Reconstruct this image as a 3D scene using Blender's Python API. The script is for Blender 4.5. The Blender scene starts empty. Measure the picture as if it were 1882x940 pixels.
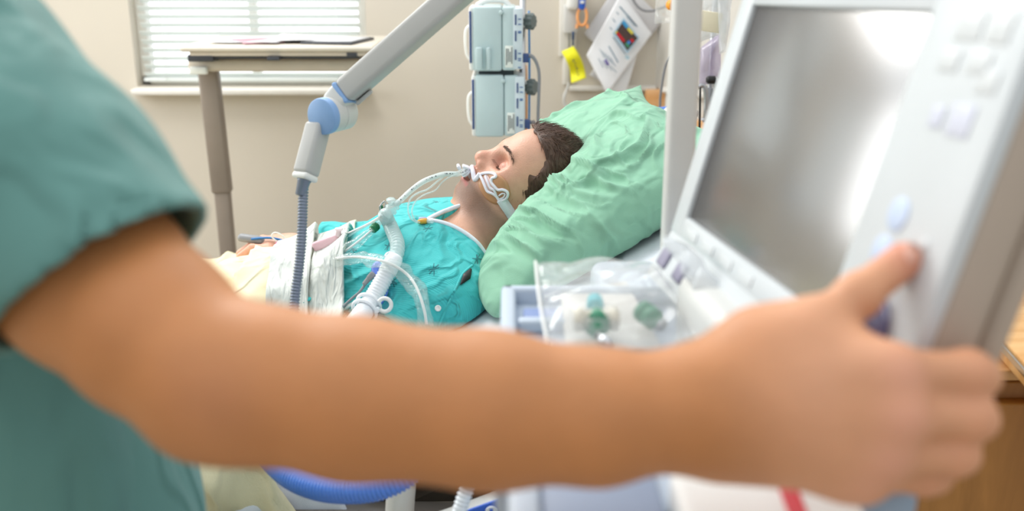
import bpy, bmesh, math, random
import numpy as np
from mathutils import Vector, Matrix, noise
from mathutils.bvhtree import BVHTree
random.seed(7); rng = np.random.default_rng(7)
scene = bpy.context.scene
COL = scene.collection

# ---------------------------------------------------------------- camera, light, exposure
FPX = 1830.0
PITCH = math.radians(16.7)
CAM = np.array([0.0, 0.0, 1.42])
FWD = np.array([0, math.cos(PITCH), -math.sin(PITCH)])
UPV = np.array([0, math.sin(PITCH), math.cos(PITCH)])
cd = bpy.data.cameras.new('camera'); cam = bpy.data.objects.new('camera', cd); COL.objects.link(cam)
cam.location = CAM; cam.rotation_euler = (math.pi/2 - PITCH, 0, 0)
cd.sensor_width = 36; cd.lens = 36*FPX/1882; cd.clip_start = 0.02
cd.dof.use_dof = True; cd.dof.focus_distance = 1.75; cd.dof.aperture_fstop = 3.0
scene.camera = cam
scene.view_settings.view_transform = 'Standard'
scene.view_settings.look = 'None'
scene.view_settings.gamma = 1
scene.view_settings.use_curve_mapping = False
scene.view_settings.exposure = 0.18
scene.cycles.max_bounces = 8
scene.cycles.transparent_max_bounces = 16
scene.cycles.caustics_reflective = False
scene.cycles.caustics_refractive = False
world = bpy.data.worlds.new('sky'); scene.world = world; world.use_nodes = True
bg = world.node_tree.nodes['Background']
bg.inputs[0].default_value = (0.93, 0.97, 1.0, 1)
# hazy bright sky: brightest overhead and on the window side (+Y), dimmer on the far side of the building
_n = world.node_tree.nodes; _l = world.node_tree.links
_tc = _n.new('ShaderNodeTexCoord'); _sp = _n.new('ShaderNodeSeparateXYZ'); _l.new(_tc.outputs['Generated'], _sp.inputs[0])
def _mr(src, a, b, c, d):
    m = _n.new('ShaderNodeMapRange'); m.interpolation_type = 'SMOOTHSTEP'
    for i, v in enumerate((a, b, c, d)): m.inputs[i+1].default_value = v
    _l.new(src, m.inputs[0]); return m.outputs[0]
_ad = _n.new('ShaderNodeMath'); _ad.operation = 'ADD'
_l.new(_mr(_sp.outputs[2], -.1, .75, .40, 1.10), _ad.inputs[0]); _l.new(_mr(_sp.outputs[1], .1, .9, 0, 2.0), _ad.inputs[1])
_l.new(_ad.outputs[0], bg.inputs[1])

def area(name, loc, target, sx, sy, power, color):
    l = bpy.data.lights.new(name, 'AREA'); l.shape = 'RECTANGLE'; l.size = sx; l.size_y = sy
    l.energy = power; l.color = color
    o = bpy.data.objects.new(name, l); COL.objects.link(o); o.location = loc
    o.rotation_euler = (Vector(target)-Vector(loc)).to_track_quat('-Z', 'Y').to_euler()
    return o
area('added_key_light_bed', (-1.1, 2.7, 2.7), (-0.2, 1.6, 0.8), 1.1, .8, 31, (1, 0.97, 0.92))  # added key light, angled across the bed to bring out cloth folds
area('ceiling_lamp_over_nurse', (-0.5, 0.2, 2.9), (0.1, 0.7, 0.9), 1.4, 1.0, 4, (1, 0.96, 0.9))
area('added_soft_light_left', (-3.1, 2.2, 1.8), (-0.2, 1.6, 0.9), 2.0, 1.4, 46, (0.97, 0.99, 1.0))  # added soft light inside the room; the left wall has no window

# ---------------------------------------------------------------- pixel helpers (design time: pixel + real depth -> point)
def ray(px, py):
    return np.array([1., 0, 0])*(px-941)/FPX + FWD + UPV*(470-py)/FPX
def A(px, py, d): return CAM + ray(px, py)*d
def WY(px, py, Y):
    r = ray(px, py); return CAM + r*(Y/r[1])
def WZ(px, py, Z):
    r = ray(px, py); return CAM + r*((Z-CAM[2])/r[2])
def WP(px, py, p0, n):
    r = ray(px, py); return CAM + r*(np.dot(np.array(p0)-CAM, n)/np.dot(r, n))

# ---------------------------------------------------------------- materials
def lin(h):
    h = h.lstrip('#'); c = [int(h[i:i+2], 16)/255 for i in (0, 2, 4)]
    return tuple((x/12.92 if x <= .04045 else ((x+.055)/1.055)**2.4) for x in c)+(1,)
MATS = {}
def mat(name, col, rough=.5, metal=0, spec=.5, noise_amt=0, noise_scale=20, bump=0, bump_scale=60, sss=0,
        trans=0, alpha=1, coat=0, attr=None, sheen=0, col2=None, stretch=(1, 1, 1), ior=1.5, emis=0, detail=3, crease=None, sssr=(1, .35, .2)):
    m = bpy.data.materials.new(name); m.use_nodes = True; nt = m.node_tree; N = nt.nodes; L = nt.links
    b = N['Principled BSDF']; c = lin(col) if isinstance(col, str) else col
    b.inputs['Base Color'].default_value = c
    b.inputs['Roughness'].default_value = rough; b.inputs['Metallic'].default_value = metal
    b.inputs['Specular IOR Level'].default_value = spec; b.inputs['IOR'].default_value = ior
    b.inputs['Transmission Weight'].default_value = trans; b.inputs['Alpha'].default_value = alpha
    b.inputs['Coat Weight'].default_value = coat; b.inputs['Sheen Weight'].default_value = sheen
    if sss:
        b.inputs['Subsurface Weight'].default_value = sss; b.inputs['Subsurface Radius'].default_value = sssr
        b.inputs['Subsurface Scale'].default_value = 0.006
    if emis:
        b.inputs['Emission Color'].default_value = c; b.inputs['Emission Strength'].default_value = emis
    tc = N.new('ShaderNodeTexCoord'); mp = N.new('ShaderNodeMapping'); mp.inputs['Scale'].default_value = stretch
    L.new(tc.outputs['Object'], mp.inputs['Vector'])
    src = None
    if attr:
        at = N.new('ShaderNodeAttribute'); at.attribute_name = attr; src = at.outputs['Color']
    if noise_amt or col2:
        nz = N.new('ShaderNodeTexNoise'); nz.inputs['Scale'].default_value = noise_scale; nz.inputs['Detail'].default_value = detail
        L.new(mp.outputs[0], nz.inputs['Vector'])
        mx = N.new('ShaderNodeMix'); mx.data_type = 'RGBA'
        if col2:
            rp = N.new('ShaderNodeMapRange'); rp.inputs[1].default_value = .38; rp.inputs[2].default_value = .62
            L.new(nz.outputs[0], rp.inputs[0]); L.new(rp.outputs[0], mx.inputs[0])
            mx.inputs[6].default_value = c; mx.inputs[7].default_value = lin(col2)
        else:
            mx.blend_type = 'MULTIPLY'; mx.inputs[0].default_value = 1.0
            rp = N.new('ShaderNodeMapRange'); rp.inputs[1].default_value = .3; rp.inputs[2].default_value = .7
            rp.inputs[3].default_value = 1-noise_amt; rp.inputs[4].default_value = 1+noise_amt
            L.new(nz.outputs[0], rp.inputs[0])
            cc = N.new('ShaderNodeCombineColor')
            for i in range(3): L.new(rp.outputs[0], cc.inputs[i])
            mx.inputs[6].default_value = c; L.new(cc.outputs[0], mx.inputs[7])
        if src: L.new(src, mx.inputs[6])
        src = mx.outputs[2]
    if src: L.new(src, b.inputs['Base Color'])
    if bump:
        n2 = N.new('ShaderNodeTexNoise'); n2.inputs['Scale'].default_value = bump_scale; n2.inputs['Detail'].default_value = 4
        L.new(mp.outputs[0], n2.inputs['Vector'])
        bp = N.new('ShaderNodeBump'); bp.inputs['Strength'].default_value = bump; bp.inputs['Distance'].default_value = .003
        L.new(n2.outputs[0], bp.inputs['Height']); L.new(bp.outputs[0], b.inputs['Normal'])
    if crease:
        st_, scl, dist = crease
        wn_ = N.new('ShaderNodeTexNoise'); wn_.inputs['Scale'].default_value = scl*.5; wn_.inputs['Detail'].default_value = 2; L.new(mp.outputs[0], wn_.inputs['Vector'])
        va = N.new('ShaderNodeVectorMath'); va.operation = 'MULTIPLY_ADD'; va.inputs[1].default_value = (.22, .22, .22)
        L.new(wn_.outputs['Color'], va.inputs[0]); L.new(mp.outputs[0], va.inputs[2])
        prev = None
        for s_, w_, det in ((scl, 1.0, 1.5), (scl*2.3, .45, 2)):
            n3 = N.new('ShaderNodeTexNoise'); n3.inputs['Scale'].default_value = s_; n3.inputs['Detail'].default_value = det; n3.inputs['Roughness'].default_value = .4
            L.new(va.outputs[0], n3.inputs['Vector'])
            q1 = N.new('ShaderNodeMath'); q1.operation = 'SUBTRACT'; q1.inputs[1].default_value = .5; L.new(n3.outputs[0], q1.inputs[0])
            q2 = N.new('ShaderNodeMath'); q2.operation = 'ABSOLUTE'; L.new(q1.outputs[0], q2.inputs[0])
            q3 = N.new('ShaderNodeMapRange'); q3.interpolation_type = 'SMOOTHSTEP'; q3.inputs[1].default_value = 0; q3.inputs[2].default_value = .11; q3.inputs[3].default_value = w_; q3.inputs[4].default_value = 0
            L.new(q2.outputs[0], q3.inputs[0])
            if prev is None: prev = q3.outputs[0]
            else:
                q4 = N.new('ShaderNodeMath'); q4.operation = 'ADD'; L.new(prev, q4.inputs[0]); L.new(q3.outputs[0], q4.inputs[1]); prev = q4.outputs[0]
        b3 = N.new('ShaderNodeBump'); b3.inputs['Strength'].default_value = st_; b3.inputs['Distance'].default_value = dist
        L.new(prev, b3.inputs['Height'])
        if bump: L.new(b3.outputs[0], bp.inputs['Normal'])
        else: L.new(b3.outputs[0], b.inputs['Normal'])
        if bump: L.new(bp.outputs[0], b.inputs['Normal'])
    MATS[name] = m; return m

def film(name, col, cover=.25, rough=.1, bump=.3, bscale=25, noise_cover=.0):
    """thin clear plastic: transparent + milky diffuse + gloss"""
    m = bpy.data.materials.new(name); m.use_nodes = True; nt = m.node_tree; N = nt.nodes; L = nt.links
    N.remove(N['Principled BSDF']); out = N['Material Output']
    tr = N.new('ShaderNodeBsdfTransparent'); tr.inputs[0].default_value = (1, 1, 1, 1)
    df = N.new('ShaderNodeBsdfDiffuse'); df.inputs[0].default_value = lin(col)
    tl = N.new('ShaderNodeBsdfTranslucent'); tl.inputs[0].default_value = lin(col)
    gl = N.new('ShaderNodeBsdfGlossy'); gl.inputs['Roughness'].default_value = rough
    ad = N.new('ShaderNodeMixShader'); ad.inputs[0].default_value = .4
    L.new(df.outputs[0], ad.inputs[1]); L.new(tl.outputs[0], ad.inputs[2])
    m1 = N.new('ShaderNodeMixShader'); m1.inputs[0].default_value = cover
    L.new(tr.outputs[0], m1.inputs[1]); L.new(ad.outputs[0], m1.inputs[2])
    fr = N.new('ShaderNodeLayerWeight'); fr.inputs[0].default_value = .5
    pw = N.new('ShaderNodeMath'); pw.operation = 'POWER'; pw.inputs[1].default_value = 3.5; L.new(fr.outputs['Facing'], pw.inputs[0])
    sl_ = N.new('ShaderNodeMath'); sl_.operation = 'MULTIPLY_ADD'; sl_.inputs[1].default_value = .42; sl_.inputs[2].default_value = .045; L.new(pw.outputs[0], sl_.inputs[0])
    m2 = N.new('ShaderNodeMixShader'); L.new(sl_.outputs[0], m2.inputs[0])
    L.new(m1.outputs[0], m2.inputs[1]); L.new(gl.outputs[0], m2.inputs[2])
    L.new(m2.outputs[0], out.inputs[0])
    tc = N.new('ShaderNodeTexCoord')
    nz = N.new('ShaderNodeTexNoise'); nz.inputs['Scale'].default_value = bscale; nz.inputs['Detail'].default_value = 3
    L.new(tc.outputs['Object'], nz.inputs['Vector'])
    bp = N.new('ShaderNodeBump'); bp.inputs['Strength'].default_value = bump; bp.inputs['Distance'].default_value = .01
    L.new(nz.outputs[0], bp.inputs['Height'])
    for s in (df, gl): L.new(bp.outputs[0], s.inputs['Normal'])
    L.new(bp.outputs[0], fr.inputs['Normal'])
    MATS[name] = m; return m

def wood(name, c1, c2, scale=3, stretch=(1, 1, 1), rough=.4):
    m = bpy.data.materials.new(name); m.use_nodes = True; nt = m.node_tree; N = nt.nodes; L = nt.links
    b = N['Principled BSDF']; b.inputs['Roughness'].default_value = rough
    tc = N.new('ShaderNodeTexCoord'); mp = N.new('ShaderNodeMapping'); mp.inputs['Scale'].default_value = stretch
    L.new(tc.outputs['Object'], mp.inputs['Vector'])
    nz = N.new('ShaderNodeTexNoise'); nz.inputs['Scale'].default_value = scale; nz.inputs['Detail'].default_value = 6
    nz.inputs['Distortion'].default_value = .6
    L.new(mp.outputs[0], nz.inputs['Vector'])
    cr = N.new('ShaderNodeValToRGB'); cr.color_ramp.elements[0].position = .35; cr.color_ramp.elements[1].position = .65
    cr.color_ramp.elements[0].color = lin(c2); cr.color_ramp.elements[1].color = lin(c1)
    L.new(nz.outputs[0], cr.inputs[0]); L.new(cr.outputs[0], b.inputs['Base Color'])
    MATS[name] = m; return m

wall_m = mat('painted_wall', '#D6CEC0', .85, noise_amt=.03, noise_scale=2, bump=.15, bump_scale=220)
wallL_m = mat('pale_wall', '#D8D4CC', .85, noise_amt=.03, noise_scale=2, bump=.1, bump_scale=200)
floor_m = mat('vinyl_floor', '#B9AE9A', .4, noise_amt=.08, noise_scale=14)
white_m = mat('white_plastic', '#E9E9E6', .4, noise_amt=.02, noise_scale=8)
trim_m = mat('white_trim', '#E4E1DA', .5, noise_amt=.02)
slat_m = None
slat_m = film('blind_slat', '#F4F8F6', 1.0, .4, 0)
glass_m = film('window_glass', '#DDF2F2', .08, .02, 0)
grey_m = mat('grey_arm_plastic', '#B9B8B5', .42, noise_amt=.02, noise_scale=30)
greyl_m = mat('light_grey_plastic', '#CFCFCB', .4, noise_amt=.02)
column_m = mat('column_paint', '#CFCDC8', .45, noise_amt=.02)
blue_m = mat('blue_joint_plastic', '#86AAD8', .5, noise_amt=.03, noise_scale=60)
bezel_m = mat('monitor_white', '#CDD2D4', .35, noise_amt=.01)
side_m = mat('monitor_taupe', '#B2A394', .5, noise_amt=.02)
sidel_m = mat('monitor_taupe_groove', '#9A8B7C', .5, noise_amt=.02)
screen_m = mat('screen_glass', '#4A4644', .24, spec=1.0, ior=2.2, noise_amt=.05, noise_scale=3)
dark_m = mat('dark_plastic', '#3A3D44', .4, noise_amt=.05)
black_m = mat('black_rubber', '#141416', .5, noise_amt=.05)
metal_m = mat('brushed_metal', '#B9BBBE', .28, metal=1, noise_amt=.05)
taupe_m = mat('taupe_metal_post', '#8F8378', .45, noise_amt=.03)
beige_m = mat('beige_plastic', '#CFC4B4', .5, noise_amt=.03)
lamin_m = mat('laminate_top', '#DAD2C4', .4, noise_amt=.03)
pump_m = mat('pump_blue_grey', '#BFD0D2', .45, noise_amt=.02)
pump2_m = mat('pump_back_white', '#D2DCE2', .4, noise_amt=.02)
navy_m = mat('navy_mark', '#3B4F80', .5, noise_amt=.05)
label_m = mat('sticker_paper', '#ECEEE8', .6, noise_amt=.02)
ink_m = mat('dark_print', '#5A6064', .6, noise_amt=.05)
knob_m = mat('grey_green_knob', '#66716F', .5, noise_amt=.05)
cable_m = mat('grey_cable', '#8B8C90', .45, noise_amt=.05)
paper_m = mat('paper_white', '#F0F1F4', .7, noise_amt=.02)
paper2_m = mat('paper_grey', '#D9D8DA', .7, noise_amt=.03)
yellow_m = mat('yellow_tag_card', '#F2EC1C', .55, noise_amt=.03)
orange_m = mat('orange_plastic', '#F0A868', .45, noise_amt=.03)
brightblue_m = mat('bright_blue_plastic', '#2F62C8', .4, noise_amt=.03)
tealdark_m = mat('dark_print_teal', '#1F4E60', .6, noise_amt=.05)
skin_n = mat('nurse_skin', '#C98F63', .55, noise_amt=.07, noise_scale=22, bump=.25, bump_scale=260, sss=.12, attr='tint', detail=4)
skin_p = mat('patient_skin', '#C98F73', .42, noise_amt=.05, noise_scale=55, bump=.25, bump_scale=420, sss=.12, attr='tint', detail=5)
nail_m = mat('nail', '#DFA690', .3, coat=.3, noise_amt=.02)
scrub_m = mat('scrub_teal', '#58857E', .8, noise_amt=.05, noise_scale=8, bump=.2, bump_scale=500, sheen=.1, crease=(.7, 4, .012), stretch=(1.6, 1.6, .45))
pants_m = mat('scrub_teal_trousers', '#57857F', .85, noise_amt=.05)
hair_m = mat('dark_brown_hair', '#53392A', .5, noise_amt=.3, noise_scale=120, stretch=(1, 1, 1))
hair2_m = mat('brow_hair', '#5A4232', .6, noise_amt=.1)
lip_m = mat('lip_pink', '#B0605A', .4, noise_amt=.05)
tissue_m = mat('mouth_inside', '#5A2220', .4, noise_amt=.1)
pillow_m = mat('green_pillowcase', '#86B89C', .85, noise_amt=.035, noise_scale=10, bump=.2, bump_scale=700, sheen=.1, crease=(.75, 5, .012))
sheet_m = mat('white_sheet', '#DEE2EA', .85, noise_amt=.02, noise_scale=8, bump=.2, bump_scale=500, crease=(.5, 5, .008))
quilt_m = mat('white_quilted_pad', '#D2D6D0', .85, noise_amt=.02, bump=.2, bump_scale=260, crease=(.8, 9, .006), stretch=(2.2, .7, .7))
cream_m = mat('cream_sheet', '#D8D6C2', .85, noise_amt=.03)
yblanket_m = mat('yellow_blanket', '#E4DBB8', .9, noise_amt=.03, bump=.2, bump_scale=420, crease=(.7, 5, .012))
mattress_m = mat('mattress_cover', '#DADFE8', .7, noise_amt=.02)
bedwhite_m = mat('bed_rail_plastic', '#DDDAD3', .4, noise_amt=.02)
under_m = mat('bed_underframe', '#5C534B', .5, noise_amt=.1)
corr_m = mat('white_corrugated_hose', '#EDF0F4', .3, noise_amt=.01)
corrc_m = film('clear_corrugated_hose', '#E4F4F4', .5, .12, 0)
cleart_m = film('clear_tubing', '#E9F3F3', .42, .08, 0)
sleeve_m = film('clear_catheter_sleeve', '#E2F0EE', .16, .06, .6, 60)
bag_m = film('clear_packet', '#ECEDEC', .27, .12, .35, 14)
filmw_m = film('crumpled_film', '#E6EAEE', .45, .12, .4, 18)
bluehose_m = mat('blue_corrugated_hose', '#5E8CE2', .3, noise_amt=.03, sss=.0)
neck_m = mat('gooseneck_metal', '#7F8797', .35, metal=.4, noise_amt=.04)
green_m = mat('green_connector', '#1E7A4C', .35, noise_amt=.04)
green2_m = mat('mint_connector', '#3A8C6A', .4, noise_amt=.04)
cyan_m = mat('cyan_cap', '#58C4CE', .4, noise_amt=.03)
pink_m = mat('pink_vial', '#F0C6CF', .25, alpha=.8, noise_amt=.02)
tan_m = mat('tan_cheek_pad', '#BE8A63', .4, noise_amt=.03)
holder_m = mat('tube_holder_white', '#E8E6F0', .3, noise_amt=.01, sss=0)
amber_m = mat('amber_cap', '#E8A83C', .35, noise_amt=.03)
ventbody_m = mat('vent_blue_grey', '#BCC8D6', .4, noise_amt=.02)
ventdark_m = mat('vent_slate', '#8794AC', .4, noise_amt=.03)
slate_m = mat('slate_key', '#8F8BA0', .45, noise_amt=.04)
palekey_m = mat('pale_key', '#D1D5D6', .4, noise_amt=.02)
bluekey_m = mat('pale_blue_key', '#C3D2EA', .4, noise_amt=.02)
knobpurple_m = mat('glossy_purple_knob', '#75739B', .15, coat=.6, noise_amt=.05)
red_m = mat('red_stripe', '#C81E2C', .45, noise_amt=.03)
wood_m = wood('honey_wood', '#E3B377', '#CF9655', 4, (1, 7, 1), .35)
woodd_m = wood('brown_wood_door', '#BC8340', '#9C6A2E', 4, (7, 7, .8), .4)
woodo_m = wood('orange_wood', '#EBBB88', '#DDA468', 4, (1, 1, 5), .4)
purplebag_m = film('lilac_drainage_bag', '#CBC2DA', .6, .15, .5, 18)

# ---------------------------------------------------------------- object helpers
WL = {}
def tagp(o, label=None, cat=None, group=None, kind=None):
    if label: o['label'] = label
    if cat: o['category'] = cat
    if group: o['group'] = group
    if kind: o['kind'] = kind
def thing(name, label, cat, loc, group=None):
    o = bpy.data.objects.new(name, None); COL.objects.link(o); o.empty_display_size = .05
    o.location = tuple(float(v) for v in loc); WL[o.name] = np.array(loc, float); tagp(o, label, cat, group); return o
def mk(name, V, F, m, parent=None, label=None, cat=None, group=None, kind=None, smooth=True, tint=None, mids=None, angle=None):
    V = np.asarray(V, np.float64)
    me = bpy.data.meshes.new(name)
    base = np.array([(V[:, 0].min()+V[:, 0].max())/2, (V[:, 1].min()+V[:, 1].max())/2, V[:, 2].min()])
    if isinstance(F, np.ndarray):
        n = len(F); k = F.shape[1]
        me.vertices.add(len(V)); me.vertices.foreach_set('co', (V-base).astype(np.float32).ravel())
        me.loops.add(n*k); me.loops.foreach_set('vertex_index', F.astype(np.int32).ravel())
        me.polygons.add(n); me.polygons.foreach_set('loop_start', np.arange(0, n*k, k, dtype=np.int32))
        me.polygons.foreach_set('loop_total', np.full(n, k, np.int32))
        me.update(calc_edges=True)
    else:
        me.from_pydata([tuple(v) for v in (V-base)], [], [list(f) for f in F]); me.update()
    me.validate()
    ms = m if isinstance(m, (list, tuple)) else [m]
    for x in ms: me.materials.append(x)
    if mids is not None and len(mids) == len(me.polygons): me.polygons.foreach_set('material_index', np.array(mids, np.int32))
    me.polygons.foreach_set('use_smooth', np.full(len(me.polygons), bool(smooth)))
    if smooth and angle: me.set_sharp_from_angle(angle=math.radians(angle))
    if tint is not None:
        a = me.color_attributes.new('tint', 'FLOAT_COLOR', 'POINT')
        c = np.ones((len(V), 4), np.float32); c[:, :3] = tint; a.data.foreach_set('color', c.ravel())
    o = bpy.data.objects.new(name, me); COL.objects.link(o)
    if parent is not None:
        o.parent = parent; o.location = tuple(base-WL[parent.name])
    else: o.location = tuple(base)
    WL[o.name] = base; tagp(o, label, cat, group, kind); return o
def bvh_of(V, F): return BVHTree.FromPolygons([tuple(v) for v in V], [tuple(int(i) for i in f) for f in F])
def shoot(bvh, px, py, off=0., d=None):
    r = ray(px, py); L = np.linalg.norm(r)
    h = bvh.ray_cast(Vector(CAM), Vector(r/L))
    if h[0] is None: return None if d is None else A(px, py, d)
    return np.array(h[0]) - r/L*off

class MB:
    def __init__(s): s.V = []; s.F = []; s.M = []
    def add(s, V, F, mi=0):
        n = len(s.V); s.V += [tuple(v) for v in V]; s.F += [tuple(int(i)+n for i in f) for f in F]; s.M += [mi]*len(F); return s
    def box(s, c, size, R=None, bev=.0, mi=0, seg=2): V, F = box(c, size, R, bev, seg); return s.add(V, F, mi)
    def tube(s, P, r, seg=12, mi=0, **k): V, F = tube(P, r, seg, **k); return s.add(V, F, mi)
    def lathe(s, p, ax, prof, seg=24, mi=0): V, F = lathe(p, ax, prof, seg); return s.add(V, F, mi)
    def build(s, name, m, parent=None, **k):
        k.setdefault('angle', 40)
        return mk(name, np.array(s.V), s.F, m, parent, mids=s.M, **k)
I3 = np.eye(3)
def rz(a):
    c, s = math.cos(a), math.sin(a); return np.array([[c, -s, 0], [s, c, 0], [0, 0, 1.]])
def ry(a):
    c, s = math.cos(a), math.sin(a); return np.array([[c, 0, s], [0, 1., 0], [-s, 0, c]])
def rx(a):
    c, s = math.cos(a), math.sin(a); return np.array([[1., 0, 0], [0, c, -s], [0, s, c]])
def box(c, size, R=None, bev=0., seg=2):
    bm = bmesh.new(); bmesh.ops.create_cube(bm, size=1)
    for v in bm.verts: v.co = Vector((v.co.x*size[0], v.co.y*size[1], v.co.z*size[2]))
    if bev > 0: bmesh.ops.bevel(bm, geom=list(bm.edges), offset=min(bev, min(size)*.45), segments=seg, profile=.5, affect='EDGES')
    V = np.array([v.co[:] for v in bm.verts]); bm.verts.index_update(); F = [[v.index for v in f.verts] for f in bm.faces]; bm.free()
    if R is not None: V = V @ np.asarray(R).T
    return V+np.array(c), F
def crv(P, n=8):
    """Catmull-Rom through points, n samples per span"""
    P = [np.array(p, float) for p in P]
    if len(P) == 2: return np.array([P[0]+(P[1]-P[0])*t for t in np.linspace(0, 1, n+1)])
    Q = [2*P[0]-P[1]]+P+[2*P[-1]-P[-2]]; out = []
    for i in range(1, len(Q)-2):
        a, b, c, d = Q[i-1:i+3]
        for t in np.linspace(0, 1, n, endpoint=False):
            out.append(.5*((2*b)+(c-a)*t+(2*a-5*b+4*c-d)*t*t+(3*b-a-3*c+d)*t**3))
    out.append(P[-1]); return np.array(out)
def resamp(C, step):
    L = np.r_[0, np.cumsum(np.linalg.norm(np.diff(C, axis=0), axis=1))]; n = max(2, int(L[-1]/step)+1)
    s = np.linspace(0, L[-1], n); return np.stack([np.interp(s, L, C[:, i]) for i in range(3)], 1), s/L[-1], L[-1]
def frames(C):
    T = np.gradient(C, axis=0); T /= np.linalg.norm(T, axis=1)[:, None]+1e-12
    u = np.cross(T[0], [0, 0, 1.]);
    if np.linalg.norm(u) < .2: u = np.cross(T[0], [1., 0, 0])
    u /= np.linalg.norm(u); U = [u]
    for i in range(1, len(C)):
        u = U[-1]-T[i]*np.dot(U[-1], T[i]); u /= np.linalg.norm(u); U.append(u)
    U = np.array(U); return T, U, np.cross(T, U)
def tube(P, r, seg=12, step=None, corr=0, pitch=.006, smooth=8, flat=1, caps=True, ends=None):
    C = crv(P, smooth) if smooth else np.array(P, float)
    if corr: C, t, L = resamp(C, pitch/4)
    else:
        if step: C, t, L = resamp(C, step)
        else:
            t = np.linspace(0, 1, len(C)); L = 1
    T, U, W = frames(C)
    rr = np.interp(t, np.linspace(0, 1, len(r)), r) if hasattr(r, '__len__') else np.full(len(C), float(r))
    if corr: rr = rr + corr*np.sign(np.sin(np.arange(len(C))*math.pi/2+.8))*.5
    a = np.linspace(0, 2*math.pi, seg, endpoint=False)
    V = (C[:, None, :] + rr[:, None, None]*(np.cos(a)[None, :, None]*U[:, None, :]*flat + np.sin(a)[None, :, None]*W[:, None, :])).reshape(-1, 3)
    F = []
    for i in range(len(C)-1):
        for j in range(seg):
            k = (j+1) % seg; F.append((i*seg+j, i*seg+k, (i+1)*seg+k, (i+1)*seg+j))
    if caps: F.append(tuple(range(seg))[::-1]); F.append(tuple((len(C)-1)*seg+j for j in range(seg)))
    return V, F
def axes_for(ax):
    ax = np.array(ax, float); ax /= np.linalg.norm(ax)
    u = np.cross(ax, [0, 0, 1.]);
    if np.linalg.norm(u) < .1: u = np.cross(ax, [1., 0, 0])
    u /= np.linalg.norm(u); return ax, u, np.cross(ax, u)
def lathe(p, ax, prof, seg=24):
    """prof: list of (distance along axis, radius)"""
    ax, u, w = axes_for(ax); p = np.array(p, float); a = np.linspace(0, 2*math.pi, seg, endpoint=False); V = []
    for z, r in prof:
        for q in a: V.append(p+ax*z+(u*math.cos(q)+w*math.sin(q))*r)
    F = []
    for i in range(len(prof)-1):
        for j in range(seg):
            k = (j+1) % seg; F.append((i*seg+j, i*seg+k, (i+1)*seg+k, (i+1)*seg+j))
    F.append(tuple(range(seg))[::-1]); F.append(tuple((len(prof)-1)*seg+j for j in range(seg))); return V, F
def slab(pts, nrm, th, ):
    """extrude a planar/curved polygon outline by th along nrm"""
    P = [np.array(p, float) for p in pts]; n = np.array(nrm, float); n /= np.linalg.norm(n); k = len(P)
    V = P+[p+n*th for p in P]; F = [tuple(range(k))[::-1], tuple(range(k, 2*k))]
    for i in range(k): j = (i+1) % k; F.append((i, j, k+j, k+i))
    return V, F
def grid(fn, nu, nv, th=0.0):
    """surface fn(u,v) in 0..1, optionally thickened along its normals into a closed sheet"""
    u = np.linspace(0, 1, nu); v = np.linspace(0, 1, nv); U, Vv = np.meshgrid(u, v, indexing='ij')
    P = np.array(fn(U, Vv)); P = np.moveaxis(P, 0, -1)
    idx = np.arange(nu*nv).reshape(nu, nv)
    F = np.stack([idx[:-1, :-1], idx[1:, :-1], idx[1:, 1:], idx[:-1, 1:]], -1).reshape(-1, 4)
    Vt = P.reshape(-1, 3)
    if th:
        du = np.gradient(P, axis=0); dv = np.gradient(P, axis=1); n = np.cross(du, dv); n /= np.linalg.norm(n, axis=-1)[..., None]+1e-12
        V2 = (P-n*th).reshape(-1, 3); N = nu*nv; b = np.r_[idx[:, 0], idx[-1, 1:], idx[-2::-1, -1], idx[0, -2:0:-1]]
        c = np.roll(b, -1); S = np.stack([b, b+N, c+N, c], 1)
        Vt = np.r_[Vt, V2]; F = np.r_[F, F[:, ::-1]+N, S]
    return Vt, F
# smooth pseudo-noise, vectorised
class Wn:
    def __init__(s, seed, n=14, f0=1, f1=3):
        r = np.random.default_rng(seed); d = r.normal(size=(n, 3)); d /= np.linalg.norm(d, axis=1)[:, None]
        s.k = d*np.exp(r.uniform(math.log(f0), math.log(f1), n))[:, None]*2*math.pi; s.ph = r.uniform(0, 6.28, n); s.n = n
        s.a = 1/np.linalg.norm(s.k, axis=1)**.5; s.a /= np.sqrt((s.a**2).sum()/2)
    def __call__(s, x, y, z):
        o = 0
        for k, p, a in zip(s.k, s.ph, s.a): o = o+a*np.sin(k[0]*x+k[1]*y+k[2]*z+p)
        return o
def ridge(v, w=.35): return np.exp(-(v/w)**2)

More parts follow.
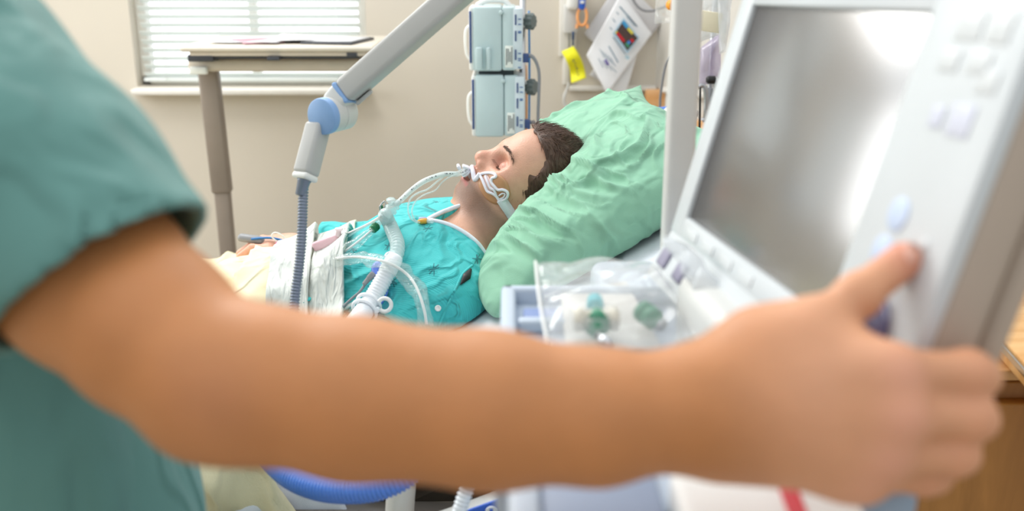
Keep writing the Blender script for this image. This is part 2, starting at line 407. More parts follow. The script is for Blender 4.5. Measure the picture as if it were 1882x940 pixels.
# ---------------------------------------------------------------- implicit surfaces
class SDF:
    def __init__(s, lo, hi, h):
        s.h = h; s.ax = [np.arange(lo[i], hi[i]+h, h) for i in range(3)]
        s.V = np.full([len(a) for a in s.ax], 1.0, np.float32)
    def _sl(s, lo, hi):
        sl = []; cs = []
        for i in range(3):
            a = s.ax[i]; i0 = max(0, np.searchsorted(a, lo[i])-1); i1 = min(len(a), np.searchsorted(a, hi[i])+1)
            if i1 <= i0: return None, None
            sl.append(slice(i0, i1)); sh = [1, 1, 1]; sh[i] = -1; cs.append(a[i0:i1].reshape(sh).astype(np.float32))
        return tuple(sl), cs
    def op(s, lo, hi, fn, k=.004, mode='u'):
        m = k+4*s.h; sl, c = s._sl(np.array(lo)-m, np.array(hi)+m)
        if sl is None: return s
        b = fn(*c); a = s.V[sl]
        if mode == 'u': hh = np.maximum(k-np.abs(a-b), 0)/k; s.V[sl] = np.minimum(a, b)-hh*hh*k/4
        else:
            b = -b; hh = np.maximum(k-np.abs(a-b), 0)/k; s.V[sl] = np.maximum(a, b)+hh*hh*k/4
        return s
    def cone(s, a, b, ra, rb, k=.004, mode='u', flat=None):
        a = np.array(a, float); b = np.array(b, float); R = max(ra, rb); d = b-a; L2 = float(d@d)+1e-12
        def fn(x, y, z):
            t = np.clip(((x-a[0])*d[0]+(y-a[1])*d[1]+(z-a[2])*d[2])/L2, 0, 1)
            px = x-a[0]-t*d[0]; py = y-a[1]-t*d[1]; pz = z-a[2]-t*d[2]
            if flat is not None:      # (direction, factor) thinner along direction
                dr, fa = flat; q = px*dr[0]+py*dr[1]+pz*dr[2]; g = q*(1/fa-1)
                px = px+g*dr[0]; py = py+g*dr[1]; pz = pz+g*dr[2]
            return np.sqrt(px*px+py*py+pz*pz)-(ra+(rb-ra)*t)
        return s.op(np.minimum(a, b)-R, np.maximum(a, b)+R, fn, k, mode)
    def ell(s, c, r, R=None, k=.004, mode='u'):
        c = np.array(c, float); r = np.array(r, float); m = max(r) if R is not None else r
        R_ = np.eye(3) if R is None else np.asarray(R)
        def fn(x, y, z):
            x = x-c[0]; y = y-c[1]; z = z-c[2]
            q = [(R_[0, i]*x+R_[1, i]*y+R_[2, i]*z)/r[i] for i in range(3)]
            k0 = np.sqrt(q[0]**2+q[1]**2+q[2]**2); k1 = np.sqrt((q[0]/r[0])**2+(q[1]/r[1])**2+(q[2]/r[2])**2)+1e-9
            return k0*(k0-1)/k1
        return s.op(c-m, c+m, fn, k, mode)
    def cut(s, fn, k=.002):
        c = [s.ax[0].reshape(-1, 1, 1), s.ax[1].reshape(1, -1, 1), s.ax[2].reshape(1, 1, -1)]
        b = fn(*c); a = s.V; hh = np.maximum(k-np.abs(a-b), 0)/k; s.V = (np.maximum(a, b)+hh*hh*k/4).astype(np.float32); return s
    def disp(s, fn):
        c = [s.ax[0].reshape(-1, 1, 1), s.ax[1].reshape(1, -1, 1), s.ax[2].reshape(1, 1, -1)]
        m = s.V < .05; d = fn(*c)+np.zeros_like(s.V); s.V = np.where(m, s.V+d, s.V).astype(np.float32); return s
    def mesh(s, smooth=1):
        V = s.V; ins = V < 0; nx, ny, nz = V.shape
        cnt = np.zeros((nx-1, ny-1, nz-1), np.int8)
        for dx in (0, 1):
            for dy in (0, 1):
                for dz in (0, 1): cnt += ins[dx:nx-1+dx, dy:ny-1+dy, dz:nz-1+dz]
        act = (cnt > 0) & (cnt < 8); I = np.argwhere(act); idm = np.full(act.shape, -1, np.int64); idm[act] = np.arange(len(I))
        acc = np.zeros((len(I), 3)); n = np.zeros(len(I))
        for axis in range(3):
            o1, o2 = [a for a in range(3) if a != axis]
            for p in (0, 1):
                for q in (0, 1):
                    a = I.copy(); a[:, o1] += p; a[:, o2] += q; b = a.copy(); b[:, axis] += 1
                    va = V[a[:, 0], a[:, 1], a[:, 2]]; vb = V[b[:, 0], b[:, 1], b[:, 2]]
                    m = (va < 0) != (vb < 0); t = np.where(m, va/(va-vb+1e-20), 0)
                    pt = a.astype(float); pt[:, axis] += t; acc[m] += pt[m]; n[m] += 1
        P = acc/n[:, None]; Fs = []
        for axis in range(3):
            o1, o2 = (axis+1) % 3, (axis+2) % 3
            sl0 = [slice(None)]*3; sl1 = [slice(None)]*3; sl0[axis] = slice(0, -1); sl1[axis] = slice(1, None)
            A0 = ins[tuple(sl0)]; A1 = ins[tuple(sl1)]; E = np.argwhere(A0 != A1)
            E = E[(E[:, o1] > 0) & (E[:, o2] > 0) & (E[:, o1] < V.shape[o1]-1) & (E[:, o2] < V.shape[o2]-1)]
            flip = A0[E[:, 0], E[:, 1], E[:, 2]]
            def g(p, q):
                e = E.copy(); e[:, o1] -= p; e[:, o2] -= q; return idm[e[:, 0], e[:, 1], e[:, 2]]
            Q = np.stack([g(1, 1), g(0, 1), g(0, 0), g(1, 0)], 1); Q[~flip] = Q[~flip][:, ::-1]; Fs.append(Q)
        F = np.concatenate(Fs); F = F[(F >= 0).all(1)]
        P = np.array([s.ax[i][0] for i in range(3)])+P*s.h
        for _ in range(smooth):
            S = np.zeros_like(P); c = np.zeros(len(P))
            for i in range(4):
                for j in (1, 3): np.add.at(S, F[:, i], P[F[:, (i+j) % 4]]); np.add.at(c, F[:, i], 1)
            c[c == 0] = 1; P = P*.4+S/c[:, None]*.6
        return P, F
def sm(x, a, b):
    t = np.clip((x-a)/(b-a), 0, 1); return t*t*(3-2*t)
# ================================================================ THE SETTING
YB = 3.5                                     # back wall
def struct(name, V, F, m, parent=None, **k): return mk(name, V, F, m, parent, kind=None if parent else 'structure', **k)
def sbox(name, lo, hi, m, parent=None, bev=0.0, **k):
    lo = np.array(lo, float); hi = np.array(hi, float)
    V, F = box((lo+hi)/2, hi-lo, None, bev); return struct(name, V, F, m, parent, smooth=False, **k)
sbox('floor', (-3.3, -1.6, -.05), (3.1, 3.7, 0), floor_m)
wx0 = WY(252, 160, YB)[0]; wx1 = WY(678, 160, YB)[0]; wz0 = float(WY(450, 160, YB)[2]); wz1 = wz0+1.25
w2a, w2b = -2.95, -2.0
mb = MB()
def wbox(x0, x1, z0, z1): mb.box(((x0+x1)/2, YB+.06, (z0+z1)/2), (x1-x0, .12, z1-z0))
wbox(-3.3, w2a, 0, 2.7); wbox(w2b, wx0, 0, 2.7); wbox(wx1, .52, 0, 2.7)
for a, b in ((w2a, w2b), (wx0, wx1)): wbox(a, b, 0, wz0); wbox(a, b, wz1, 2.7)
o = mb.build('wall_back', wall_m, kind='structure', smooth=False)
sbox('wall_left', (-3.42, -1.6, 0), (-3.3, 3.62, 2.7), wall_m)
# head wall runs diagonally from the corner towards the camera's right
hd = np.array([1.7, -2.2, 0]); hd /= np.linalg.norm(hd); hn = np.array([-hd[1], hd[0], 0])   # hn points behind the wall
hp = np.array([.5, YB, 0])
Rh = np.stack([hd, hn, np.array([0, 0, 1.])], 1)
V, F = box(hp+hd*2.0+hn*.06+[0, 0, 1.35], (4.0, .12, 2.7), Rh); struct('wall_right', V, F, wallL_m, smooth=False)
def window(n, x0, x1, lab):
    w = bpy.data.objects.new('window_%d' % n, None); COL.objects.link(w); w['kind'] = 'structure'; w.location = ((x0+x1)/2, YB, wz0); WL[w.name] = np.array([(x0+x1)/2, YB, wz0])
    m = MB(); t = .035
    for c, s in ((((x0+x1)/2, YB+.08, wz0+t/2), (x1-x0, .05, t)), (((x0+x1)/2, YB+.08, wz1-t/2), (x1-x0, .05, t)),
                 ((x0+t/2, YB+.08, (wz0+wz1)/2), (t, .05, wz1-wz0)), ((x1-t/2, YB+.08, (wz0+wz1)/2), (t, .05, wz1-wz0)),
                 (((x0+x1)/2, YB+.08, (wz0+wz1)/2), (t*.8, .04, wz1-wz0))):
        m.box(c, s, bev=.004)
    m.build('window_frame', trim_m, w)
    V, F = box(((x0+x1)/2, YB+.085, (wz0+wz1)/2), (x1-x0-.03, .004, wz1-wz0-.03)); mk('pane', V, F, glass_m, w, smooth=False)
    V, F = box(((x0+x1)/2, YB-.005, wz0-.012), (x1-x0+.01, .10, .02), bev=.004); mk('window_sill', V, F, trim_m, w)
    b = thing('window_blinds', lab, 'blinds', ((x0+x1)/2, YB-.0, wz0+.03))
    m = MB(); p = .0283; k = 0; z = wz0+.04
    Rt = rx(math.radians(-38))
    while z < wz1-.05:
        m.box(((x0+x1)/2+.004*math.sin(k*2.3), YB+.022, z), (x1-x0-.05, .026, .0014), Rt); z += p; k += 1
    m.build('slats', slat_m, b, smooth=False)
    V, F = box(((x0+x1)/2, YB+.022, wz0+.024), (x1-x0-.045, .026, .014), bev=.003); mk('bottom_rail', V, F, slat_m, b)
    V, F = box(((x0+x1)/2, YB+.022, wz1-.03), (x1-x0-.03, .04, .04), bev=.004); mk('head_rail', V, F, slat_m, b)
    for f in (.13, .87):
        V, F = tube([((x0+(x1-x0)*f), YB+.006, wz0+.02), ((x0+(x1-x0)*f), YB+.006, wz1-.03)], .0012, 6); mk('ladder_cord', V, F, slat_m, b)
window(1, wx0, wx1, 'white horizontal blinds in the window behind the overbed table')
window(2, w2a, w2b, 'white horizontal blinds in the other window, left of the nurse')
# white rail around the room at sill height
rz0 = float(WY(1130, 166, YB)[2]); rz1 = float(WY(1130, 157, YB)[2])
V, F = box(((WY(1046, 160, YB)[0]+.5)/2, YB-.012, (rz0+rz1)/2), (.5-WY(1046, 160, YB)[0], .024, rz1-rz0), bev=.003); struct('trim_1', V, F, trim_m)
V, F = box(hp+hd*1.2-hn*.012+[0, 0, (rz0+rz1)/2], (2.3, .024, rz1-rz0), Rh, bev=.003); struct('trim_2', V, F, trim_m)
sbox('baseboard_back', (-3.3, YB-.015, 0), (.49, YB, .1), trim_m, bev=.003)

# ================================================================ OVERBED TABLE
T0 = thing('overbed_table', 'beige overbed table on a taupe post, standing in front of the window', 'table', (WY(420, 440, 3.05)[0], 3.05, 0))
Yt = 2.92
tl = WY(335, 95, Yt); tr = WY(672, 93, Yt); tz = float(WY(500, 84, Yt)[2])
V, F = box(((tl[0]+tr[0])/2+.01, Yt+.19, tz-.009), (tr[0]-tl[0]+.03, .40, .018), rz(.0), bev=.008); mk('table_top', V, F, lamin_m, T0)
m = MB(); m.box(((tl[0]+tr[0])/2+.01, Yt+.17, tz-.024), (tr[0]-tl[0]-.02, .34, .012), bev=.003, mi=0)
m.box(((tl[0]+tr[0])/2+.03, Yt+.02, tz-.034), (tr[0]-tl[0]-.10, .02, .008), mi=1)
m.box((tl[0]+.05, Yt+.03, tz-.036), (.075, .06, .02), bev=.004, mi=1); m.box(((tl[0]+tr[0])/2-.0, Yt+.0, tz-.036), (.035, .04, .01), bev=.002, mi=1)
m.box((tr[0]-.04, Yt+.01, tz-.026), (.03, .03, .012), bev=.002, mi=1)
m.build('slide_rails', [beige_m, dark_m], T0)
V, F = box(((tl[0]+tr[0])/2-.005, Yt+.13, tz-.062), (tr[0]-tl[0]+.0, .16, .036), bev=.008); mk('support_beam', V, F, beige_m, T0)
V, F = box((tl[0]+.03, Yt+.04, tz-.075), (.05, .02, .022), bev=.003); mk('release_lever', V, F, label_m, T0)
pt = WY(383, 128, 3.05); pb = WY(409, 354, 3.05); pe = WY(419, 440, 3.05)
lean = (pe-pt)/(pt[2]-pe[2]); foot = pe+lean*pe[2]
def post(name, p, q, w, d):
    ax = (p-q)/np.linalg.norm(p-q); R = np.stack([np.cross([0, 1., 0], ax), [0, 1., 0], ax], 1)
    V, F = box((p+q)/2, (w, d, np.linalg.norm(p-q)), R, bev=.008); mk(name, V, F, taupe_m, T0)
px_ = 36/FPX*3.0
tp = np.array([pt[0], 3.05, tz-.07]); foot = np.array([pe[0]+.0, 3.05, .06])
post('outer_post', tp, np.array([pb[0], 3.05, pb[2]]), px_, .045)
post('inner_post', np.array([pb[0], 3.05, pb[2]+.05]), foot, px_*.82, .036)
m = MB(); m.box((foot[0]+.28, 3.05, .05), (.72, .06, .03), bev=.01)
for dx in (-.05, .6):
    m.box((foot[0]+dx, 3.05, .045), (.05, .42, .03), bev=.01)
    for dy in (-.17, .17): m.lathe((foot[0]+dx-.012, 3.05+dy, .022), (1, 0, 0), [(0, .018), (.002, .022), (.022, .022), (.024, .018)], 16, 1)
m.build('wheeled_base', [taupe_m, black_m], T0)
def sheet(name, P4, m, label, cat='paper', group=None, curl=.01, th=.0008, seed=1, parent=None, n=14):
    P4 = [np.array(p, float) for p in P4]; nn = np.cross(P4[1]-P4[0], P4[3]-P4[0]); nn /= np.linalg.norm(nn); w = Wn(seed, 6, 2, 5)
    def fn(u, v):
        P = (P4[0][:, None, None]*(1-u)*(1-v)+P4[1][:, None, None]*u*(1-v)+P4[2][:, None, None]*u*v+P4[3][:, None, None]*(1-u)*v)
        b = curl*(w(P[0], P[1], P[2])*.4+((u-.5)**2+(v-.5)**2)); return P+nn[:, None, None]*b
    V, F = grid(fn, n, n, th); return mk(name, V, F, m, parent, label=label, cat=cat, group=group), fn, nn
def onz(px, py, z): return WZ(px, py, z)
zt = tz+.002
sheet('paper_sheet', [(tl[0]+.05, Yt+.06, zt), (tl[0]+.27, Yt+.02, zt), (tl[0]+.30, Yt+.24, zt+.004), (tl[0]+.08, Yt+.28, zt+.004)], paper_m, 'loose white paper lying at the left on the overbed table', curl=.006)
sheet('paper_sheet', [(tl[0]+.21, Yt+.05, zt+.005), (tl[0]+.42, Yt+.05, zt+.005), (tl[0]+.44, Yt+.28, zt+.008), (tl[0]+.23, Yt+.29, zt+.008)], paper2_m, 'paper sheet overlapping the middle of the overbed table', curl=.006, seed=3)
V, F = box((tl[0]+.19, Yt+.12, tz+.004), (.12, .16, .006), rz(.5), bev=.002); mk('folder', V, F, mat('maroon_folder', '#B98E9A', .6, noise_amt=.04), label='dull pink folder under the papers on the overbed table', cat='folder')
V, F = box((tr[0]-.10, Yt+.13, tz+.004), (.16, .2, .008), rz(-.2), bev=.003)
tb = mk('clipboard', V, F, dark_m, label='thin dark clipboard at the right end of the overbed table', cat='clipboard')
V, F = box((tr[0]-.10, Yt+.13, tz+.009), (.145, .18, .002), rz(-.2)); mk('clipped_paper', V, F, paper_m, tb)

# ================================================================ INFUSION PUMPS ON THEIR POLE
PY = 2.66
pole_t = WY(957, -160, PY); pole_b = WY(960, 250, PY)
pole = thing('iv_pole', 'upright metal pole carrying the two pale blue infusion pumps', 'pole', (pole_b[0], PY, 0))
V, F = tube([(pole_b[0], PY, .1), (pole_b[0], PY, pole_t[2])], .0085, 16, smooth=0); mk('shaft', V, F, metal_m, pole)
m = MB()
for k in range(5):
    a = k*2*math.pi/5+.3; e = np.array([pole_b[0]+.26*math.cos(a), PY+.26*math.sin(a), .07])
    m.tube([(pole_b[0], PY, .11), (np.array([pole_b[0], PY, .11])+e)/2+[0, 0, .008], e], [.016, .013, .011], 10)
    m.lathe(e+[0, 0, -.045]-np.array([math.sin(a), -math.cos(a), 0])*.01, (math.sin(a), -math.cos(a), 0), [(0, .018), (.003, .024), (.017, .024), (.02, .018)], 16, 1)
m.lathe((pole_b[0], PY, .08), (0, 0, 1), [(0, .03), (.05, .03), (.07, .015)], 20)
m.build('wheeled_base', [metal_m, black_m], pole)
sc = PY/ (1*1.0)
def pump(pxl, pxr, pyt, pyb, label, handle, yaw):
    a = WY(pxl, pyt, PY-.11); b = WY(pxr, pyb, PY-.11); W = b[0]-a[0]; H = a[2]-b[2]; c = np.array([(a[0]+b[0])/2, PY-.03, (a[2]+b[2])/2]); D = .17
    t = thing('infusion_pump', label, 'medical pump', (c[0], c[1], b[2]), 'infusion pumps on the pole')
    yf = c[1]-D/2                                  # face towards the camera
    def bx(name, fx0, fx1, fz0, fz1, y0, y1, m_, bev=.004, parent=t):
        V, F = box((a[0]+W*(fx0+fx1)/2, (y0+y1)/2, b[2]+H*(fz0+fz1)/2), (W*(fx1-fx0), y1-y0, H*(fz1-fz0)), bev=bev); return mk(name, V, F, m_, parent, angle=40)
    hs = bx('housing', .04, .60, .0, 1, yf, yf+D, pump_m, .007)
    bx('rear_housing', .602, .86, .012, .99, yf+.002, yf+D, pump_m, .005)
    bk = bx('connector_panel', .80, 1.0, .03, .975, yf+.001, yf+D-.02, pump2_m, .004)
    fr = bx('front_bezel', -.03, .06, .01, .99, yf+.004, yf+D-.004, white_m, .005)
    V, F = box((a[0]+W*.0, yf+.003, b[2]+H*.53), (W*.045, .003, H*.8), bev=.001); mk('display_edge', V, F, navy_m, fr)
    st = bx('sticker', .66, .81, .06, .40, yf-.0006, yf+.004, label_m, .0003)
    m = MB()
    for i in range(4):
        x = a[0]+W*(.685+.034*i); m.box((x, yf-.001, b[2]+H*(.23+.02*(i % 2))), (.0022, .0008, H*(.26-.05*(i % 3))))
    m.build('printed_lines', ink_m, st, smooth=False)
    for z0, hh in ((.72, .2), (.47, .2), (.18, .2)):
        V, F = box((a[0]+W*.86, yf-.001, b[2]+H*(z0+hh/2-.02)), (.004, .001, H*hh*.8)); mk('caption_print', V, F, navy_m, bk, smooth=False)
    pm_ = (mat('port_blue', '#4A6FA8', .5, noise_amt=.03) if 'port_blue' not in MATS else MATS['port_blue'])
    for z0 in (.81, .73, .62, .60, .28, .2, .17, .06):
        V, F = box((a[0]+W*.935, yf, b[2]+H*z0), (.008, .0012, .0022)); mk('port_print', V, F, pm_, bk, smooth=False)
    V, F = lathe((a[0]+W*.585, yf+.002, b[2]+H*.91), (0, -1, 0), [(0, .0055), (.0035, .0055), (.0045, .004)], 14); mk('screw_boss', V, F, pump_m, t)
    if handle:
        m = MB(); m.box((a[0]+W*.16, yf-.006, b[2]+H*.2), (W*.13, .014, H*.36), bev=.004); m.box((a[0]+W*.34, yf-.004, b[2]+H*.2), (W*.09, .01, H*.36), bev=.004)
        m.build('door_latch', white_m if 0 else pump_m, t)
        m = MB(); m.tube([(a[0]+W*.1, c[1], b[2]+H*.99), (a[0]+W*.3, c[1], b[2]+H*1.07), (a[0]+W*.62, c[1], b[2]+H*1.07), (a[0]+W*.75, c[1], b[2]+H*.99)], .007, 10)
        m.build('carry_handle', white_m, t)
    V, F = tube([(a[0]+W*.02, c[1]-.03, b[2]+H*.1), (a[0]-W*.10, c[1]-.03, b[2]+H*.25), (a[0]-W*.11, c[1]-.03, b[2]+H*.6), (a[0]+W*.02, c[1]-.03, b[2]+H*.72)], .0035, 8, caps=True); mk('door_lip', V, F, white_m, t)
    # pole clamp with lobed knob
    z = b[2]+H*.74; x1 = a[0]+W
    m = MB(); m.box((x1+.008, PY-.01, z), (.03, .045, .03), bev=.004); m.build('pole_clamp', greyl_m, t)
    m = MB(); R = .023; n = 64; R = .020
    pr = [R*(1+.10*math.cos(9*2*math.pi*i/n)) for i in range(n)]; Vk = []; 
    for x, s in ((0, .85), (.004, 1), (.018, 1), (.022, .8)):
        for i in range(n): q = 2*math.pi*i/n; Vk.append((x1+.010+x, PY-.02+pr[i]*s*math.cos(q)*.95, z+pr[i]*s*math.sin(q)))
    Fk = [(j*n+i, j*n+(i+1) % n, (j+1)*n+(i+1) % n, (j+1)*n+i) for j in range(3) for i in range(n)]+[tuple(range(n))[::-1], tuple(range(3*n, 4*n))]
    Vk = [tuple(np.array([x1+.010, PY-.02, z])+rz(-.55)@(np.array(v)-[x1+.010, PY-.02, z])) for v in Vk]
    m.add(Vk, Fk); m.build('clamp_knob', knob_m, t)
    z = b[2]+H*.2
    V, F = box((x1+.006, yf+.02, z), (.018, .02, .022), bev=.002); pl = mk('power_plug', V, F, navy_m, t)
    return t, x1, b[2], H, yf
t1, px1, pz1, pH1, pyf = pump(864, 961, 12, 131, 'upper pale blue infusion pump with a raised latch, on the pole', True, 0)
t2, px2, pz2, pH2, _ = pump(869, 964, 138, 252, 'lower pale blue infusion pump, just above the patient\'s forehead', False, 0)
m = MB(); m.box(((px1+px2)/2-.07, PY-.03, (pz1+pz2+pH2)/2), (.09, .12, abs(pz1-pz2-pH2)+.001), bev=.001); m.build('spacer_bracket', dark_m, pole)
def cable(name, P, r, m_, label, cat='cable', seg=10, group=None, **k):
    V, F = tube(P, r, seg, **k); return mk(name, V, F, m_, None, label=label, cat=cat, group=group)
def yz(lst, Y): return [WY(x, y, Y) for x, y in lst]
yc = pyf+.02
V, F = tube(yz([(966, 102), (978, 104), (987, 118), (991, 140), (990, 180), (989, 225), (992, 300)], yc), [.006, .005, .0042, .0042, .0042, .0042, .0042], 10); mk('power_cable', V, F, cable_m, None, label='grey cable hanging from the upper infusion pump', cat='cable')
V, F = tube(yz([(966, 222), (976, 225), (984, 232), (988, 300)], yc+.03), [.006, .005, .004, .004], 10); mk('power_cable', V, F, cable_m, None, label='short grey cable leaving the lower infusion pump behind the hair', cat='cable')
cable('tubing_line', yz([(972, 20), (973, 120), (972, 250), (970, 330)], PY+.05), .003, mat('blue_line', '#3E8FD0', .4, noise_amt=.02), 'thin blue line running down behind the infusion pumps', 'tube')
cable('tubing_line', yz([(966, 120), (967, 200), (966, 250), (965, 330)], PY+.07), .004, orange_m, 'thin orange line running down behind the infusion pumps', 'tube')

# ================================================================ WALL RAIL, TAG, SCISSOR CLIP, PAPERS
yw = YB
def wallbox(x0, x1, y0, y1, dep, off=0): # px box on the wall
    a = WY(x0, y1, YB-off-dep/2); b = WY(x1, y0, YB-off-dep/2); return ((a[0]+b[0])/2, YB-off-dep/2, (a[2]+b[2])/2), (b[0]-a[0], dep, b[2]-a[2])
R0 = thing('wall_channel', 'white vertical equipment rail with a grey box, left of the hanging papers', 'wall rail', (WY(1042, 155, YB)[0], YB, WY(1042, 155, YB)[2]))
c, s = wallbox(1027, 1062, -120, 104, .02); V, F = box(c, s, bev=.004); mk('back_plate', V, F, trim_m, R0)
c, s = wallbox(1034, 1047, 100, 156, .02); V, F = box(c, s, bev=.004); mk('lower_channel', V, F, trim_m, R0)
c, s = wallbox(1035, 1061, 8, 61, .05, .02); V, F = box(c, s, bev=.005); mk('grey_box', V, F, greyl_m, R0)
c, s = wallbox(1042, 1064, -30, 18, .07, .03); V, F = box(c, s, ry(.08), bev=.012); mk('cup_holder', V, F, white_m, R0)
c, s = wallbox(1044, 1048, 60, 88, .01, .01); V, F = box(c, s, bev=.001); mk('hook', V, F, metal_m, R0)
# orange oval loop with blue grip
ys = YB-.09; C = WY(1070, 30, ys); sx = 2.02e-3*.93
m = MB(); ring = [(C[0]+.0125*1.25*math.cos(q), ys, C[2]+.030*math.sin(q)*1.0) for q in np.linspace(0, 2*math.pi, 25)]
m.tube(ring, .0048, 8, smooth=0, caps=False)
m.tube(yz([(1061, 44), (1060, 52)], ys), .005, 8); m.tube(yz([(1079, 44), (1080, 52)], ys), .005, 8)
sc_ = m.build('scissors', orange_m, None, label='orange oval-handled clamp hanging beside the wall rail', cat='clamp')
V, F = box(WY(1070, 5, ys), (.022, .012, .045), ry(.05), bev=.004); mk('blue_grip', V, F, brightblue_m, sc_)
V, F = box(WY(1070, 4, ys-.008), (.013, .003, .009), bev=.001); mk('white_mark', V, F, white_m, sc_)
# yellow tag
yt = YB-.07
tg = [WY(x, y, yt) for x, y in ((1032, 95), (1054, 85), (1077, 143), (1050, 153))]
def tagfn(u, v):
    a, b, c, d = [p[:, None, None] for p in tg]
    P = a*(1-u)*(1-v)+b*u*(1-v)+c*u*v+d*(1-u)*v
    P = P+np.array([1., 0, 0])[:, None, None]*(.009*np.sin(v*math.pi)) + np.array([0, -1., 0])[:, None, None]*(.012*np.sin(v*6.5)+.006*np.sin(u*3))
    return P
V, F = grid(tagfn, 8, 20, .0012); tgo = mk('tag', V, F, yellow_m, None, label='bright yellow tag hanging below the grey box on the wall rail', cat='tag')
m = MB()
for i in range(6):
    v = .34+.095*i; u = .46+.04*(i % 2); p = tagfn(np.array([[u]]), np.array([[v]]))[:, 0, 0]; m.box(p+[0, -.003, 0], (.004, .0012, .0035+.003*(i % 3 == 0)), ry(.4))
m.build('printed_marks', ink_m, tgo, smooth=False)
m = MB(); m.tube(yz([(1048, 92), (1044, 97), (1046, 100), (1051, 95)], yt-.006), .0035, 8); m.build('string', tealdark_m, tgo)
V, F = lathe(WY(1053, 84, yt), (0, 0, 1), [(0, .003), (.02, .003), (.022, .0045), (.045, .0045), (.047, .003)], 12); mk('pull_toggle', V, F, mat('navy_amber_toggle', '#274466', .4, noise_amt=.05), tgo)
cable('electrical_cord', yz([(1046, 152), (1042, 163), (1036, 178), (1040, 192), (1052, 204), (1066, 216), (1085, 240)], YB-.04), .004, greyl_m, 'pale grey cord drooping from the wall rail towards the pillow', 'cord')
cable('electrical_cord', yz([(1044, 158), (1036, 186), (1043, 200), (1058, 216), (1070, 232), (1080, 260)], YB-.06), .004, cable_m if 0 else greyl_m, 'second pale cord looping lower beneath the yellow tag', 'cord')
# papers
def qd(pts, Y): return [WY(x, y, Y) for x, y in pts]
sheet('paper_sheet', qd([(1131, -22), (1170, 12), (1112, 96), (1073, 63)], YB-.03), paper2_m, 'greyish sheet showing left behind the wall print', curl=.02, seed=4)
sheet('paper_sheet', qd([(1150, -32), (1222, 38), (1192, 74), (1130, 8)], YB-.035), paper2_m, 'greyish sheet sticking out right behind the wall print', curl=.02, seed=5)
lowp, fl, nl = sheet('paper_sheet', qd([(1098, 118), (1168, 84), (1149, 178), (1084, 139)][::1], YB-.045), paper2_m, 'sheet hanging lowest beneath the wall print', curl=.015, seed=6)
lowp2, fl2, nl2 = sheet('paper_sheet', qd([(1140, 88), (1172, 98), (1149, 176), (1122, 168)], YB-.05), paper_m, 'narrow sheet edge below right of the wall print', curl=.015, seed=8)
pr, fp, npn = sheet('printed_sheet', qd([(1142, -14), (1199, 63), (1116, 174), (1078, 103)], YB-.075), paper_m, 'big white instruction sheet with a dark colour screenshot, tilted on the wall', curl=.02, seed=7, n=20)
Q = qd([(1142, -14), (1199, 63), (1116, 174), (1078, 103)], YB-.082)
def onp(x, y, off=0): return WY(x, y, YB-.090-off)
def qslab(name, pts, m_, par, off=0, th=.001):
    P = [onp(x, y, off) for x, y in pts]; V, F = slab(P, (0, 1, 0), th); return mk(name, V, F, m_, par, smooth=False)
qslab('screenshot_frame', [(1146, 33), (1175, 69), (1153, 99), (1126, 62)], mat('pale_blue_print', '#A8C6D8', .6, noise_amt=.03), pr)
qslab('screenshot', [(1145, 39), (1172, 70), (1153, 93), (1131, 61)], mat('screenshot_brown', '#4A3834', .6, noise_amt=.25, noise_scale=90), pr, .001)
m = MB()
def dash(x0, y0, x1, y1, w=.003, mi=0, off=.002):
    a = onp(x0, y0, off); b = onp(x1, y1, off); d = b-a; L = np.linalg.norm(d); d /= L; R = np.stack([d, [0, 1., 0], np.cross(d, [0, 1., 0])], 1); m.box((a+b)/2, (L, .0008, w), R, mi=mi)
dash(1145, 40, 1153, 51, .010, 0); dash(1154, 52, 1163, 62, .009, 3); dash(1134, 60, 1142, 70, .009, 1); dash(1142, 70, 1147, 76, .009, 1); dash(1160, 72, 1164, 77, .009, 1); dash(1154, 76, 1158, 80, .010, 2); dash(1150, 80, 1156, 86, .010, 4); dash(1131, 61, 1135, 58, .006, 3)
m.build('screenshot_colours', [mat('print_cyan', '#3A9AD0', .5, noise_amt=.02), red_m, mat('print_blue', '#3F7FC8', .5, noise_amt=.02), mat('print_yellow', '#D8CC50', .5, noise_amt=.02), green2_m], pr, smooth=False)
m = MB(); rr = random.Random(3)
dash(1139, 12, 1170, 48, .005); dash(1127, 68, 1150, 100, .004)
dash(1119, 85, 1136, 115, .004, 0)
for i in range(5): x = 1102+5*i; dash(x, 92+4*i-2, x+9, 106+4*i, .0022)
for i in range(4): x = 1100+7*i; dash(x, 108+6*i*.7, x+9+i, 124+5*i*.6, .0022)
dash(1133, 22, 1137, 27, .003); dash(1126, 34, 1131, 41, .003); dash(1121, 50, 1125, 55, .003)
dash(1156, 30, 1172, 50, .002); dash(1151, 30, 1166, 48, .002)
dash(1150, 103, 1156, 108, .012, 1); dash(1112, 110, 1118, 120, .010, 2)
m.build('printed_lines', [mat('print_grey_blue', '#7890A0', .6, noise_amt=.05), mat('print_pale', '#A8C4D0', .6, noise_amt=.05), mat('print_violet', '#7A6FB0', .6, noise_amt=.1)], pr, smooth=False)
cable('electrical_cord', yz([(1155, -25), (1166, 4), (1180, 18), (1198, 20), (1212, 16), (1240, 5)], YB-.12), .0045, cable_m, 'dark grey cord sagging above the papers on the wall', 'cord')

# ================================================================ CORNER BY THE BED HEAD
Yc = 2.7
cable('monitor_cord', yz([(1240, 98), (1227, 112), (1220, 135), (1214, 175), (1212, 205), (1204, 240), (1203, 270), (1215, 300), (1218, 420), (1222, 900)], Yc), .0034, cable_m, 'thin grey cord hanging left of the upright column, above the pillow', 'cord')
Cw = WY(1211, 190, YB-.02)
V, F = box(Cw-np.array([.012, 0, 0]), (.075, .04, .098), bev=.004); mk('wooden_block', V, F, woodo_m, None, label='orange wood panel piece on the wall behind the pillow corner', cat='wood panel')
